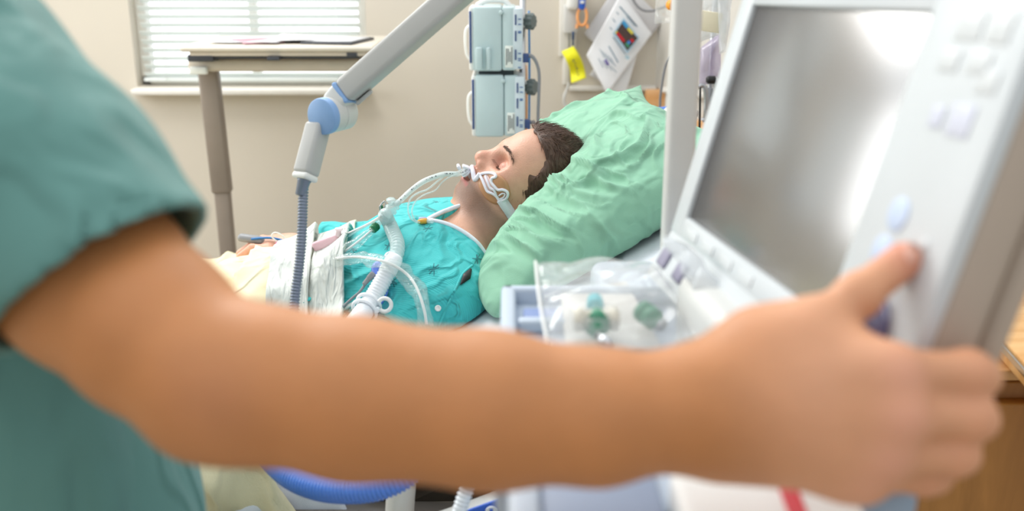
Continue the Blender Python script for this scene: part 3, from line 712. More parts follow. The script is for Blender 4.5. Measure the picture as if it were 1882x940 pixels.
# suction canister with hoses
cn = thing('suction_canister', 'clear suction canister half hidden by the upright column', 'canister', WY(1246, 300, 2.45))
cb = WY(1246, 300, 2.45); ct = WY(1246, 208, 2.45); Hc = ct[2]-cb[2]
V, F = lathe(cb, (0, 0, 1), [(0, .030), (.004, .034), (Hc*.96, .040), (Hc*.96+.001, .037), (.006, .031)], 28); mk('jar', V, F, cleart_m, cn)
V, F = lathe(cb+[0, 0, Hc*.95], (0, 0, 1), [(0, .043), (.012, .043), (.018, .036)], 28); mk('lid', V, F, white_m, cn)
V, F = tube([(cb[0]+.041*math.cos(q), cb[1]+.041*math.sin(q), cb[2]+Hc*.45) for q in np.linspace(0, 6.283, 25)], .002, 6, smooth=0, caps=False); mk('holder_ring', V, F, metal_m, cn)
cable('suction_hose', yz([(1172, 214), (1185, 206), (1200, 203), (1215, 202), (1236, 199)], 2.5), .0072, bluehose_m, 'upper blue suction hose running behind the pillow corner to the canister', 'hose')
h2 = cable('suction_hose', yz([(1170, 210), (1184, 219), (1192, 226), (1200, 229)], 2.5), .0075, bluehose_m, 'lower blue suction hose with a white and yellow tip', 'hose')
V, F = lathe(WY(1199, 229, 2.5), WY(1212, 231, 2.5)-WY(1199, 229, 2.5), [(0, .0065), (.004, .0072), (.018, .0072), (.02, .005)], 16); mk('white_tip', V, F, white_m, h2)
V, F = lathe(WY(1212, 231, 2.5), WY(1226, 233, 2.5)-WY(1212, 231, 2.5), [(0, .004), (.003, .0085), (.009, .0085), (.01, .0055), (.024, .0065), (.026, .005)], 16); mk('yellow_fitting', V, F, mat('pale_yellow_fitting', '#D8DC8C', .35, noise_amt=.03), h2)
def crumple(name, P4, bulge, m_, label, cat, amp=.006, seed=1, n=34, f=(6, 22), group=None):
    """a plastic packet: two crinkled sheets sealed at the rim"""
    P4 = [np.array(p, float) for p in P4]; nn = np.cross(P4[1]-P4[0], P4[3]-P4[0]); nn /= np.linalg.norm(nn)
    if np.dot(nn, CAM-P4[0]) < 0: nn = -nn
    w = Wn(seed, 22, *f); Vs = []; Fs = []
    for sgn in (1, -1):
        def fn(u, v):
            P = (P4[0][:, None, None]*(1-u)*(1-v)+P4[1][:, None, None]*u*(1-v)+P4[2][:, None, None]*u*v+P4[3][:, None, None]*(1-u)*v)
            e = np.clip(16*u*(1-u)*v*(1-v), 0, 1)**.45; a = np.abs(w(P[0], P[1]+sgn*.3, P[2]))
            return P+nn[:, None, None]*(sgn*bulge*e+amp*(a-.6)*e**.3)
        V, F = grid(fn, n, n); 
        if sgn < 0: F = F[:, ::-1]
        Fs.append(F+sum(len(v) for v in Vs)); Vs.append(V)
    return mk(name, np.concatenate(Vs), np.concatenate(Fs), m_, None, label=label, cat=cat, group=group)
crumple('clear_packet', yz([(1207, -40), (1240, -40), (1236, 42), (1203, 44)], 2.4), .02, bag_m, 'crumpled clear packet with an orange cap, top left of the column', 'packet', .012, 3)
V, F = lathe(WY(1231, 9, 2.38), (.3, -1, 0), [(0, .010), (.004, .012), (.016, .012), (.02, .008)], 18); mk('orange_cap', V, F, mat('vivid_orange_cap', '#F59A20', .4, noise_amt=.03), None, label='orange cap showing through the crumpled clear packet', cat='cap')
# things hanging to the right of the column
dp = WY(1306, 200, 2.46)
ds = thing('drip_stand', 'slim metal drip stand behind the column, carrying the bags and the canister', 'stand', (dp[0], 2.48, 0))
V, F = tube([(dp[0], 2.48, .06), (dp[0], 2.48, 2.0)], .008, 14, smooth=0); mk('pole', V, F, metal_m, ds)
for s_ in (-1, 1):
    V, F = tube([(dp[0], 2.48, 1.98), (dp[0]+s_*.06, 2.42, 1.99), (dp[0]+s_*.10, 2.38, 1.95), (dp[0]+s_*.11, 2.37, 1.98)], .004, 8); mk('hook', V, F, metal_m, ds)
    V, F = tube([(dp[0]+s_*.10, 2.38, 1.95), WY(1315 if s_ > 0 else 1222, -42, 2.36)], .0012, 6, smooth=0); mk('hanger', V, F, white_m, ds)
m = MB()
for k in range(5):
    a = k*2*math.pi/5; m.tube([(dp[0], 2.48, .07), (dp[0]+.22*math.cos(a), 2.48+.22*math.sin(a), .03)], .010, 10, smooth=0)
m.build('star_base', metal_m, ds)
crumple('fluid_bag', yz([(1284, -60), (1345, -60), (1334, 60), (1284, 78)], 2.35), .03, filmw_m, 'large milky fluid bag hanging just right of the column', 'bag', .01, 5)
crumple('fluid_bag', yz([(1318, -40), (1350, -40), (1334, 95), (1322, 100)], 2.3), .015, filmw_m, 'slim white bag hanging beside the monitor\'s upper left edge', 'bag', .01, 6)
crumple('drainage_bag', yz([(1284, 90), (1324, 60), (1326, 150), (1284, 158)], 2.45), .022, purplebag_m, 'lilac drainage bag hanging right of the column', 'bag', .008, 7)
V, F = box(WY(1305, 40, 2.31), (.05, .006, .045), ry(.15), bev=.002); mk('bag_label', V, F, mat('cream_sticker', '#EFE6CC', .6, noise_amt=.04), None, label='cream sticker in front of the milky fluid bag', cat='label')
kn = thing('wall_bracket', 'steel bracket with a black knob, right of the column', 'bracket', WY(1310, 225, 2.6))
V, F = lathe(WY(1298, 147, 2.38), (1, 0, 0), [(0, .006), (.003, .0085), (.005, .0095), (.02, .0095), (.022, .007)], 20); mk('black_knob', V, F, black_m, kn)
m = MB(); m.tube(yz([(1312, 147), (1316, 150), (1318, 200), (1312, 225)], 2.42), .007, 10); m.tube(yz([(1282, 160), (1292, 158), (1297, 170), (1297, 215), (1290, 222)], 2.42), .006, 10)
m.box(WY(1303, 190, 2.45), (.02, .02, .08), bev=.004); m.build('steel_clamps', metal_m, kn)
_w = WP(1296, 262, hp-hn*.016, hn); V, F = box(_w, (.12, .03, .14), Rh, bev=.004); mk('wooden_block', V, F, woodo_m, None, label='orange wood strip low between column and monitor', cat='wood panel')
cable('monitor_cord', yz([(1287, 160), (1286, 220), (1285, 262), (1288, 330)], 2.3), .0026, black_m, 'thin dark cord hanging right of the column', 'cord')

# ================================================================ CABINET AT THE RIGHT
cz = .86
kc = A(1835, 672, 1.42); cz = float(kc[2])
cb_ = thing('wooden_cabinet', 'brown wooden cabinet with a honey-coloured top behind the nurse\'s hand', 'cabinet', (kc[0]+.2, kc[1]+.25, 0))
x0 = A(1655, 880, 1.42)[0]; yf = kc[1]
V, F = box(((x0+x0+.62)/2, yf+.30, (cz-.03)/2), (.62, .58, cz-.03), bev=.003); mk('carcass', V, F, woodd_m, cb_)
V, F = box((x0+.31, yf+.29, cz-.010), (.64, .61, .016), bev=.003); mk('top', V, F, wood_m, cb_)
V, F = box((x0+.165, yf+.0, (cz-.03)/2+.02), (.29, .02, cz-.12), bev=.003); d_ = mk('door', V, F, woodd_m, cb_)
V, F = tube([(x0+.29, yf-.012, cz-.2), (x0+.29, yf-.035, cz-.19), (x0+.29, yf-.035, cz-.09), (x0+.29, yf-.012, cz-.08)], .005, 8); mk('handle', V, F, metal_m, d_)
V, F = box((x0+.465, yf+.0, (cz-.03)/2+.02), (.29, .02, cz-.12), bev=.003); mk('door', V, F, woodd_m, cb_)
# wooden shelf with metal edge standing on it
e0 = A(1790, 598, 1.52); e1_ = A(1890, 662, 1.30); sd = e1_-e0; sd[2] = 0; sd /= np.linalg.norm(sd); sn = np.array([-sd[1], sd[0], 0])
if sn[0] < 0: sn = -sn
c0 = (e0+e1_)/2; zt_ = (e0[2]+e1_[2])/2; Rs = np.stack([sd, sn, [0, 0, 1.]], 1)
if np.linalg.det(Rs) < 0: Rs[:, 1] *= 1
cc = np.array([c0[0], c0[1], 0])
wsx = thing('wooden_side_shelf', 'honey wood side shelf with a metal edge strip, right of the monitor', 'shelf', (cc[0]+.2, cc[1]+.1, cz))
V, F = box(cc+sd*.12+sn*.2+[0, 0, (cz+zt_)/2+.002], (.62, .38, zt_-cz-.004), Rs, bev=.003); mk('shelf_body', V, F, wood_m, wsx)
V, F = box(cc+sd*.12+sn*.2+[0, 0, zt_+.004], (.64, .40, .010), Rs, bev=.002); mk('shelf_board', V, F, wood_m, wsx)
V, F = box(cc+sd*.12-sn*.002+[0, 0, zt_-.001], (.64, .004, .010), Rs, bev=.001); mk('edge_strip', V, F, metal_m, wsx)
V, F = box(A(1900, 478, 1.75), (.12, .03, .035), rz(-.5), bev=.005); mk('white_rail_end', V, F, white_m, None, label='white rail end at the right edge, above the honey wood shelf', cat='rail')
# ================================================================ BED
BY0, BY1 = 1.40, 2.30
def mz(x): return np.where(x < -.4, .67, .67+(x+.4)*.51)       # mattress top
bed = thing('hospital_bed', 'white hospital bed with a raised backrest under the patient', 'bed', (-.75, 1.85, 0))
xs = np.r_[np.linspace(-1.75, -.45, 14), np.linspace(-.40, .36, 14)]
prof = [(x, float(mz(x))) for x in xs]
m = MB(); P = []
for x, z in prof:
    dn = np.array([.51, 0, -1.]) if x > -.42 else np.array([0, 0, -1.]); dn /= np.linalg.norm(dn)
    ring = []
    for y, k in ((BY0+.02, 0), (BY0, .02), (BY0, .10), (BY0+.02, .12), (BY1-.02, .12), (BY1, .10), (BY1, .02), (BY1-.02, 0)):
        ring.append(np.array([x, y, z])+dn*k)
    P.append(ring)
n = 8; V = np.array(P).reshape(-1, 3); F = [(i*n+j, i*n+(j+1) % n, (i+1)*n+(j+1) % n, (i+1)*n+j) for i in range(len(P)-1) for j in range(n)]+[tuple(range(n))[::-1], tuple((len(P)-1)*n+j for j in range(n))]
mk('mattress', V, F, mattress_m, bed, angle=40)
m = MB(); m.box((-1.08, 1.85, .505), (1.34, .84, .05), bev=.01); m.box((-.02, 1.85, .655), (.82, .80, .04), ry(-math.atan(.51)), bev=.01)
m.box((-.65, 1.85, .33), (2.0, .5, .08), bev=.01)
for x in (-1.3, .0): m.box((x, 1.85, .42), (.08, .4, .16), bev=.01)
for x in (-1.6, .3):
    m.box((x, 1.85, .2), (.07, .8, .06), bev=.01)
    for y in (1.48, 2.22):
        m.lathe((x-.02, y, .07), (1, 0, 0), [(0, .05), (.006, .07), (.034, .07), (.04, .05)], 20, 1); m.box((x, y, .15), (.04, .05, .08), bev=.01)
m.build('underframe', [under_m, black_m], bed)
V, F = box((-1.82, 1.85, .78), (.04, .9, .5), bev=.02); mk('footboard', V, F, bedwhite_m, bed)
# lowered side rail seen under the nurse's arm
ry_ = 1.27
rail = [A(722, 968, 1.32), A(733, 925, 1.32), A(742, 885, 1.32), A(760, 850, 1.33), A(800, 832, 1.34)]
m = MB()
Pz = [(p[0], ry_, p[2]) for p in rail]; Pz = [(Pz[0][0]-.01, ry_, Pz[0][2]-.12)]+Pz+[(Pz[-1][0]+.16, ry_, Pz[-1][2]+.0), (Pz[-1][0]+.24, ry_, Pz[-1][2]-.05), (Pz[-1][0]+.24, ry_, Pz[-1][2]-.22)]
m.tube(Pz, .021, 14, smooth=8, flat=1.0)
m.build('side_rail_loop', bedwhite_m, bed)
a = A(870, 945, 1.36); b = A(1010, 895, 1.36); dv = (b-a)/np.linalg.norm(b-a); R = np.stack([dv, [0, 1., 0], np.cross(dv, [0, 1., 0])], 1)
V, F = box((a+b)/2+[0, 0, -.03], (.30, .05, .085), R, bev=.015); rp = mk('side_rail_panel', V, F, bedwhite_m, bed)
V, F = box(A(898, 936, 1.315), (.07, .004, .018), R, bev=.001); mk('blue_label', V, F, brightblue_m, rp)
m = MB(); q = A(903, 941, 1.31); m.lathe(q, (0, -1, 0), [(0, .008), (.002, .008)], 20); m.box(q+[.0, -.003, .002], (.004, .001, .007), mi=1); m.build('label_symbol', [white_m, brightblue_m], rp)
V, F = box((-.25, 1.36, .575), (.5, .05, .06), bev=.008); mk('frame_rail', V, F, mat('bed_metal_band', '#9A928A', .3, metal=.6, noise_amt=.04), bed)
V, F = box((-.25, 1.33, .49), (.5, .03, .04), bev=.008); mk('lower_frame_rail', V, F, under_m, bed)

# sheet over the mattress
wsh = Wn(11, 16, 1.2, 5)
def sheetfn(x0, x1, yn, yf_, drop, base, amp, wn, off=.006, hem=0):
    def fn(u, v):
        x = x0+(x1-x0)*u
        wid = yf_-yn; tot = drop+wid+drop; s = v*tot
        y = np.where(s < drop, yn, np.where(s > drop+wid, yf_, yn+s-drop)); hang = np.where(s < drop, drop-s, np.where(s > drop+wid, s-drop-wid, 0))
        z = base(x, y)+off; f = wn(x*1.0, y*1.0, s*1.2)
        out = np.where(s < drop, -1, np.where(s > drop+wid, 1, 0))
        e = sm(np.abs(s-drop), 0, .05)
        hz = np.minimum(hang/.1, 1)
        return (x+.0*f, y+out*(.012+amp*1.4*f*hz+.01*hz), z-hang+amp*f*(1-np.minimum(hang/.03, 1))-.004*(1-e))
    return fn
V, F = grid(sheetfn(-1.74, .355, BY0, BY1, .16, lambda x, y: mz(x), .003, wsh), 120, 90, .004)
mk('fitted_sheet', V, F, sheet_m, None, label='white fitted sheet covering the mattress beside the green pillow', cat='sheet')

# ================================================================ PILLOWS
wp1 = Wn(21, 26, 1.5, 5); wp2 = Wn(22, 20, 4, 11); wp3 = Wn(23, 20, 1, 2.5)
def pillow(name, c, ang, yaw, hu, hv, T, m_, label, dents=(), n=190, seed=0, corner=.06, wr=1., roll=0):
    R = rz(yaw) @ ry(-ang) @ rx(roll)
    ev, eu, en = R[:, 0], R[:, 1], R[:, 2]; c = np.array(c, float)
    Vs, Fs = [], []
    s1 = math.sin(seed); 
    def surf(sgn):
        def fn(a, b):
            u = 2*a-1; v = 2*b-1
            u = np.sign(u)*(1-(1-np.abs(u))**1.25); v = np.sign(v)*(1-(1-np.abs(v))**1.25)
            e = np.clip((1-np.abs(u)**2.6)*(1-np.abs(v)**2.6), 0, 1)
            t = T*e**.52
            # edges pull in between the corners
            rc = 1-.10*(np.abs(u*v)**5)*((v < 0)*1.0)+.10*(np.abs(u*v)**4)*((v > 0)&(u > 0)); pu = u*hu*(1-corner*(1-v*v))*rc; pv = v*hv*(1-corner*1.2*(1-u*u))*rc
            X, Y, Z = pu, pv, sgn*.12+seed
            q = wp1(X*1.2+.25*wp3(X, Y, Z), Y*1.6, Z); q2 = wp2(X*.7+.12*q, Y*1.1+.15*wp3(Y, X, Z), Z)
            q3 = wp1(Y*2.6+.3*q2*.1, X*1.1+5+.2*wp3(X, Y, Z), Z)
            rough = (.012*(1-np.abs(q))*1.0+.006*ridge(q2, .3)+.013*ridge(q3, .25)-.010)*wr*sm(e, .0, .40)
            # gathers radiating from the corners / seams
            rim = np.exp(-((1-np.abs(u))/.28)**2)+np.exp(-((1-np.abs(v))/.28)**2)
            th = np.arctan2(v*hv*1.3, u*hu)
            gather = .006*wr*rim*np.sin(11*th+3*q)*sm(e, .0, .5)
            h = sgn*(t+rough+gather)
            P0 = c[:, None, None]+ev[:, None, None]*pv+eu[:, None, None]*pu+en[:, None, None]*(sgn*t); kk = 0
            for (dc, dr, depth) in dents: kk = kk+np.exp(-(((P0-np.array(dc)[:, None, None])/(np.array(dr)[:, None, None]*1.15))**2).sum(0))
            h = sgn*(t+(rough+gather)*(1-np.clip(kk*1.3, 0, 1)))
            P = c[:, None, None]+ev[:, None, None]*pv+eu[:, None, None]*pu+en[:, None, None]*h
            for (dc, dr, depth) in dents:
                dc = np.array(dc)[:, None, None]; D = np.sqrt((((P-dc)/np.array(dr)[:, None, None])**2).sum(0)); k = np.exp(-D**2*1.3)
                P = P-en[:, None, None]*(depth*k*(sgn > 0))
            return P
        return fn
    for sgn in (1, -1):
        V, F = grid(surf(sgn), n, n)
        if sgn > 0: F = F[:, ::-1]
        Fs.append(F+sum(len(v) for v in Vs)); Vs.append(V)
    V = np.concatenate(Vs); F = np.concatenate(Fs)
    # a pillow lies on the mattress: flatten what would sink below it
    zm = mz(V[:, 0])+.014; V[:, 2] = np.where(V[:, 2] < zm, zm+.0*V[:, 2], V[:, 2])
    o = mk(name, V, F, m_, None, label=label, cat='pillow'); return o, V, F
ua = math.radians(41); yaw = math.radians(9)
Zl = np.array([math.cos(ua), 0, math.sin(ua)]); Xl0 = np.array([-math.sin(ua), 0, math.cos(ua)]); Yl0 = np.array([0, -1., 0])
Xl = Xl0*math.cos(yaw)+Yl0*math.sin(yaw); Yl = np.cross(Zl, Xl)
RH = np.stack([Xl, Yl, Zl], 1)
HEADC = A(876, 282, 1.785) - RH @ np.array([.1125, 0, -.030])
pil, PV, PF = pillow('pillow', (.111, 1.79, 1.005), math.radians(33), math.radians(8.5), .335, .246, .105, pillow_m, 'green pillow under the patient\'s head',
                    dents=[((HEADC[0]+.01, 1.79, HEADC[2]), (.15, .13, .16), .085), ((-.06, 1.74, .95), (.11, .13, .1), .05)])
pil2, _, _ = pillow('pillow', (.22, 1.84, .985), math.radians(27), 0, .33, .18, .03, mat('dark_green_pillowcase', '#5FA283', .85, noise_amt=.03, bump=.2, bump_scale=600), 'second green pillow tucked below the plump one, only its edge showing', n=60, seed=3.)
PB = bvh_of(PV, PF)

# ================================================================ PATIENT
AX = 1.77
def loc(p): return (np.array(p, float)-HEADC) @ RH
def wor(V): return np.asarray(V) @ RH.T + HEADC
S = SDF((-.15, -.15, -.33), (.14, .15, .14), .0019)
S.ell((-.010, 0, .024), (.095, .077, .085))
S.ell((.014, 0, .033), (.073, .066, .067), k=.02)
S.ell((.033, 0, -.04), (.060, .058, .075), k=.03)
for s in (1, -1):
    S.cone((-.012, s*.050, -.058), (.050, s*.028, -.093), .020, .017, k=.025)
    S.ell((.050, s*.046, -.018), (.024, .018, .022), k=.02)
    S.cone((.0, s*.060, -.02), (.048, s*.050, -.016), .011, .010, k=.02)
S.ell((.066, 0, -.096), (.0245, .024, .018), k=.018)
S.ell((.055, 0, -.074), (.031, .034, .030), k=.02)
S.cone((.073, .030, .018), (.083, 0, .018), .010, .010, k=.014); S.cone((.073, -.030, .018), (.083, 0, .018), .010, .010, k=.014)
for s in (1, -1): S.ell((.085, s*.033, -.005), (.018, .018, .0130), k=.012, mode='s')
for s in (1, -1):
    S.ell((.0605, s*.033, -.006), (.0175, .0170, .0140), k=.003)
    S.cone((.0700, s*.019, .0035), (.0650, s*.045, .0025), .0030, .0024, k=.003, mode='u')
    S.cone((.0745, s*.019, -.0110), (.0665, s*.046, -.0130), .0012, .0012, k=.003, mode='s')
# nose
S.cone((.079, 0, .013), (.098, 0, -.024), .0085, .0105, k=.010)
S.cone((.078, 0, -.006), (.080, 0, -.032), .014, .016, k=.014)
S.ell((.101, 0, -.030), (.0115, .0115, .0105), k=.010)
for s in (1, -1):
    S.ell((.091, s*.0140, -.036), (.0125, .0075, .0085), k=.005)
    S.ell((.096, s*.0068, -.0435), (.0065, .0035, .0048), k=.003, mode='s')
S.cone((.082, 0, -.046), (.084, 0, -.056), .010, .010, k=.008)
# lips, slightly open around the tube
for s in (1, -1):
    S.cone((.0920, s*.003, -.0600), (.079, s*.021, -.068), .0052, .003, k=.005)
    S.cone((.0900, s*.003, -.0800), (.079, s*.020, -.072), .0062, .003, k=.005)
S.ell((.092, 0, -.0700), (.017, .017, .0055), k=.003, mode='s')
# ears
for s in (1, -1):
    S.ell((-.012, s*.079, -.008), (.018, .007, .031), R=rx(0), k=.006)
    S.ell((-.012, s*.087, -.004), (.010, .006, .019), k=.004, mode='s')
    S.ell((-.002, s*.078, -.036), (.009, .006, .010), k=.006)
# neck and upper chest (world points turned into head space)
nk = loc((-.085, AX, .90))
S.cone((-.022, 0, -.055), nk, .056, .062, k=.03)
for s in (1, -1): S.cone((-.03, s*.045, -.06), loc((-.12, AX-s*.02, .935)), .014, .011, k=.02)
sh = .058
S.cone(loc((-.095, AX-.16, .876)), loc((-.095, AX+.16, .876)), sh-.006, sh-.006, k=.05)
S.ell(loc((-.20, AX, .862)), (.205, .195, .096), R=RH.T @ ry(math.radians(-24)), k=.04)
S.cut(lambda x, y, z: -(z+.325)+0*x+0*y)
HV, HF = S.mesh(2)
# tint: stubble, lips, flushed nose and ear
x, y, z = HV.T
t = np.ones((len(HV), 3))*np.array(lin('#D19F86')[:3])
def mixc(c, w): 
    global t
    t = t*(1-w[:, None])+np.array(lin(c)[:3])*w[:, None]
wn = Wn(5, 12, 8, 20); nz_ = wn(x, y, z)
mixc('#D58E78', np.clip(.55*np.exp(-(((x-.102)/.02)**2+(y/.02)**2+((z+.031)/.02)**2)), 0, 1))
mixc('#C8705F', .8*np.exp(-(((x+.012)/.02)**2+((np.abs(y)-.085)/.014)**2+((z+.015)/.035)**2)))
mixc('#D89A82', .5*np.exp(-(((x-.055)/.03)**2+((np.abs(y)-.05)/.03)**2+((z+.01)/.025)**2)))
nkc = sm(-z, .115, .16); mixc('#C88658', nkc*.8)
jaw = sm(-z, .054, .076)*(1-sm(-z, .098, .125))*sm(x, -.028, -.008)
mus = np.exp(-(((x-.086)/.014)**2+((z+.052)/.006)**2))*(np.abs(y) < .03)
side = sm(-z, .0, .04)*np.exp(-((x+.0)/.014)**2)*(np.abs(y) > .05)
mixc('#735849', np.clip(.85*jaw+.45*mus+.35*side, 0, .8)*(.9+.1*nz_))
lipw = np.exp(-(((z+.0610)/.0050)**2))*sm(x, .078, .086)+np.exp(-(((z+.0785)/.0042)**2))*sm(x, .080, .087); lipw = np.clip(lipw*(np.abs(y) < .024), 0, 1)
mixc('#B25F58', lipw*.85)
mixc('#5A2220', np.exp(-(((z+.0700)/.004)**2+((x-.080)/.010)**2+(y/.017)**2)))
mixc('#B8766A', .5*np.exp(-(((np.abs(y)-.031)/.018)**2+((z+.006)/.010)**2))*(x > .06))
# far arm and hand, same body
S2 = SDF((-.72, AX+.05, .70), (-.02, AX+.40, 1.0), .003)
S2.cone((-.10, AX+.17, .875), (-.36, AX+.23, .80), .05, .042); S2.cone((-.36, AX+.23, .80), (-.47, AX+.24, .825), .04, .03, k=.02)
hw = WY(540, 458, 2.0); hk = WY(500, 452, 2.0)
S2.cone((-.40, AX+.23, .81), hw, .034, .026, k=.02)
S2.cone(hw, hk+[0, -.02, 0], .024, .019, k=.02); S2.cone(hw, hk+[0, .02, 0], .024, .019, k=.02)
for i, (dy, L) in enumerate(((-.034, .9), (-.012, 1.0), (.011, .95), (.033, .75))):
    a0 = hk+[.0, dy, 0.002]; b0 = a0+np.array([-.036*L, -.002, .004]); c0_ = b0+np.array([-.030*L, 0, -.018])
    S2.cone(a0, b0, .0100, .0088, k=.006); S2.cone(b0, c0_, .0088, .0075, k=.003)
S2.cone(hw+[-.01, -.03, 0], hk+[.0, -.055, -.004], .013, .011, k=.01)
V2, F2 = S2.mesh(2)
t2 = np.ones((len(V2), 3))*np.array(lin('#DDA58C')[:3])
HW = wor(HV)
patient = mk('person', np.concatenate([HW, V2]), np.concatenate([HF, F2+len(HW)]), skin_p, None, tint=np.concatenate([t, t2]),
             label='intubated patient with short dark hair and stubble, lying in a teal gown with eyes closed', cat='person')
HB = bvh_of(HW, HF)
# hair: under-layer and strands
def xb(z, y): 
    zz = [-.085, -.07, -.05, -.04, -.03, -.015, .0, .015, .03, .042, .053, .062, .070, .078, .12]
    vv = [-.06, -.045, -.030, .002, .026, .032, .035, .037, .038, .038, .038, .041, .060, .09, .09]
    return np.interp(z, zz, vv)
Hs = SDF((-.15, -.11, -.11), (.13, .11, .16), .0022)
Hs.ell((-.012, 0, .026), (.0995, .0815, .0915)); Hs.ell((.013, 0, .038), (.075, .068, .072), k=.02)
Hs.cone((-.045, 0, -.03), (-.06, 0, -.075), .062, .055, k=.03)
wh = Wn(31, 18, 14, 40)
def hcut(x, y, z):
    xx = xb(z.ravel(), 0).reshape(1, 1, -1); return (x-xx)+.004*wh(x*0, y*2, z*2)
Hs.disp(lambda x, y, z: .0016*wh(x*.5, y, z*.6)); Hs.cut(hcut, .006); Hs.cut(lambda x, y, z: -(z+.082)+0*x+0*y, .006)
Hs.ell((-.012, .080, -.010), (.020, .016, .030), k=.004, mode='s')
hv, hf = Hs.mesh(1)
m = MB()
# strands
hbv = bvh_of(hv, hf); tri = hf; cen = hv[tri].mean(1); e1v = hv[tri[:, 1]]-hv[tri[:, 0]]; e2v = hv[tri[:, 3]]-hv[tri[:, 0]]; nn = np.cross(e1v, e2v); ar = np.linalg.norm(nn, axis=1); nn /= ar[:, None]+1e-12
ok = (cen[:, 2] > -.08) & (np.einsum('ij,ij->i', nn, cen-np.array([-.014, 0, .02])) > 0)
idx = rng.choice(np.where(ok)[0], 8500, p=ar[ok]/ar[ok].sum())
SV = []; SF = []; clump = Wn(33, 12, 7, 18)
cx_, cy_, cz2 = cen[idx].T; cl = clump(cx_, cy_, cz2); cl2 = clump(cy_, cz2, cx_)
for i, ii in enumerate(idx):
    p = cen[ii]+rng.normal(size=3)*.0012; nrm = nn[ii]
    if p[0] > xb(p[2], 0)-.0035: continue
    # combed forward/up at the front, down and back on the sides
    top = sm(np.array(p[2]), .05, .10); base = np.array([-.25, 0, .5])*top + np.array([-.75, 0, -.65])*(1-top)
    d = base+np.array([0, .55*cl2[i], .35*cl[i]])*.7+rng.normal(size=3)*.13; d -= nrm*np.dot(d, nrm); d /= np.linalg.norm(d)+1e-9
    L = (.014+.006*rng.random())*(1 if p[2] > -.02 else .62)*(1.0+.15*top); lift = .16+.30*top+.08*cl[i]
    w0 = .00055; sd_ = np.cross(d, nrm); pr_ = p-nrm*.002; st_ = []
    for k in range(4):
        q = k/3; st_.append(pr_+d*L*q+nrm*(lift*L*(q-.45*q*q)+.001))
    nb = len(SV)
    for k in range(4):
        w = w0*(1-.8*k/3); SV += [st_[k]+sd_*w, st_[k]-sd_*w*.5+nrm*w, st_[k]-sd_*w*.5-nrm*w]
    for k in range(3):
        for j in range(3): j2 = (j+1) % 3; SF.append((nb+k*3+j, nb+k*3+j2, nb+k*3+3+j2, nb+k*3+3+j))
SV = np.array(SV); SF = np.array(SF)
allV = np.concatenate([hv, SV]); allF = np.concatenate([hf, SF+len(hv)])
mk('hair', wor(allV), allF, hair_m, patient)
# eyebrow, lashes (both sides)
for s in (1, -1):
    SV = []; SF = []
    for k in range(100):
        q = rng.random(); y0 = s*(.014+.036*q); zz = .0165+.005*math.sin(q*2.4)-.004*q*q+rng.normal()*.0012
        o_ = wor(np.array([[.16, y0, zz]]))[0]; dd = -Xl
        h = HB.ray_cast(Vector(o_), Vector(dd))
        if h[0] is None: continue
        p = np.array(h[0]); nrm = np.array(h[1]); nrm = nrm if nrm@Xl > 0 else -nrm
        d = Yl*s*.9+Zl*(.45-.7*q)+rng.normal(size=3)*.15; d -= nrm*(d@nrm); d /= np.linalg.norm(d); sd_ = np.cross(d, nrm); nb = len(SV); L = .0065
        for kk in range(3):
            w = .00045*(1-.8*kk/2); b_ = p+d*L*kk/2+nrm*(.0004+.0006*kk); SV += [b_+sd_*w, b_-sd_*w*.5+nrm*w, b_-sd_*w*.5-nrm*w]
        for kk in range(2):
            for j in range(3): j2 = (j+1) % 3; SF.append((nb+kk*3+j, nb+kk*3+j2, nb+kk*3+3+j2, nb+kk*3+3+j))
    mk('eyebrow', SV, SF, hair2_m, patient)
    SV = []; SF = []
    for k in range(34):
        q = k/33; y0 = s*(.018+.023*q)
        o_ = wor(np.array([[.16, y0, -.0120-.0020*math.sin(q*3.1)]]))[0]; h = HB.ray_cast(Vector(o_), Vector(-Xl))
        if h[0] is None: continue
        p = np.array(h[0]); d = Xl*.6-Zl*.75+Yl*s*(.1+.7*q); d /= np.linalg.norm(d); L = .0065; sd_ = np.cross(d, Zl); sd_ /= np.linalg.norm(sd_); nb = len(SV)
        for kk in range(3):
            w = .0004*(1-.75*kk/2); b_ = p-d*.0006+d*L*kk/2+Zl*.0012*(kk/2)**2; SV += [b_+sd_*w, b_-sd_*w*.5+Zl*w, b_-sd_*w*.5-Zl*w]
        for kk in range(2):
            for j in range(3): j2 = (j+1) % 3; SF.append((nb+kk*3+j, nb+kk*3+j2, nb+kk*3+3+j2, nb+kk*3+3+j))
    mk('eyelashes', SV, SF, hair_m, patient)

# ---- gown
G = SDF((-.56, AX-.36, .60), (.03, AX+.36, 1.03), .0032)
Ri = ry(math.radians(-24))
G.cone((-.095, AX-.175, .876), (-.095, AX+.175, .876), .062, .062)
G.ell((-.20, AX, .862), (.215, .205, .104), R=Ri, k=.04)
G.ell((-.20, AX-.03, .85), (.19, .20, .10), R=Ri, k=.04)
G.ell((-.42, AX, .775), (.20, .20, .105), k=.06)
G.cone((-.10, AX-.195, .865), (-.30, AX-.275, .775), .064, .062, k=.03)
G.cone((-.12, AX+.20, .875), (-.36, AX+.25, .815), .064, .056, k=.03)
_v, _f = G.mesh(0); _b = bvh_of(_v, _f)
apx = shoot(_b, 790, 404)[:2]; _q = shoot(_b, 832, 385); B_ = _q[:2] if _q is not None else apx+np.array([.067, .067]); C_ = shoot(_b, 884, 446)
C_ = C_[:2] if C_ is not None else apx+np.array([.1, -.083])
B_ = apx+(B_-apx)*1.5; C_ = apx+(C_-apx)*1.35
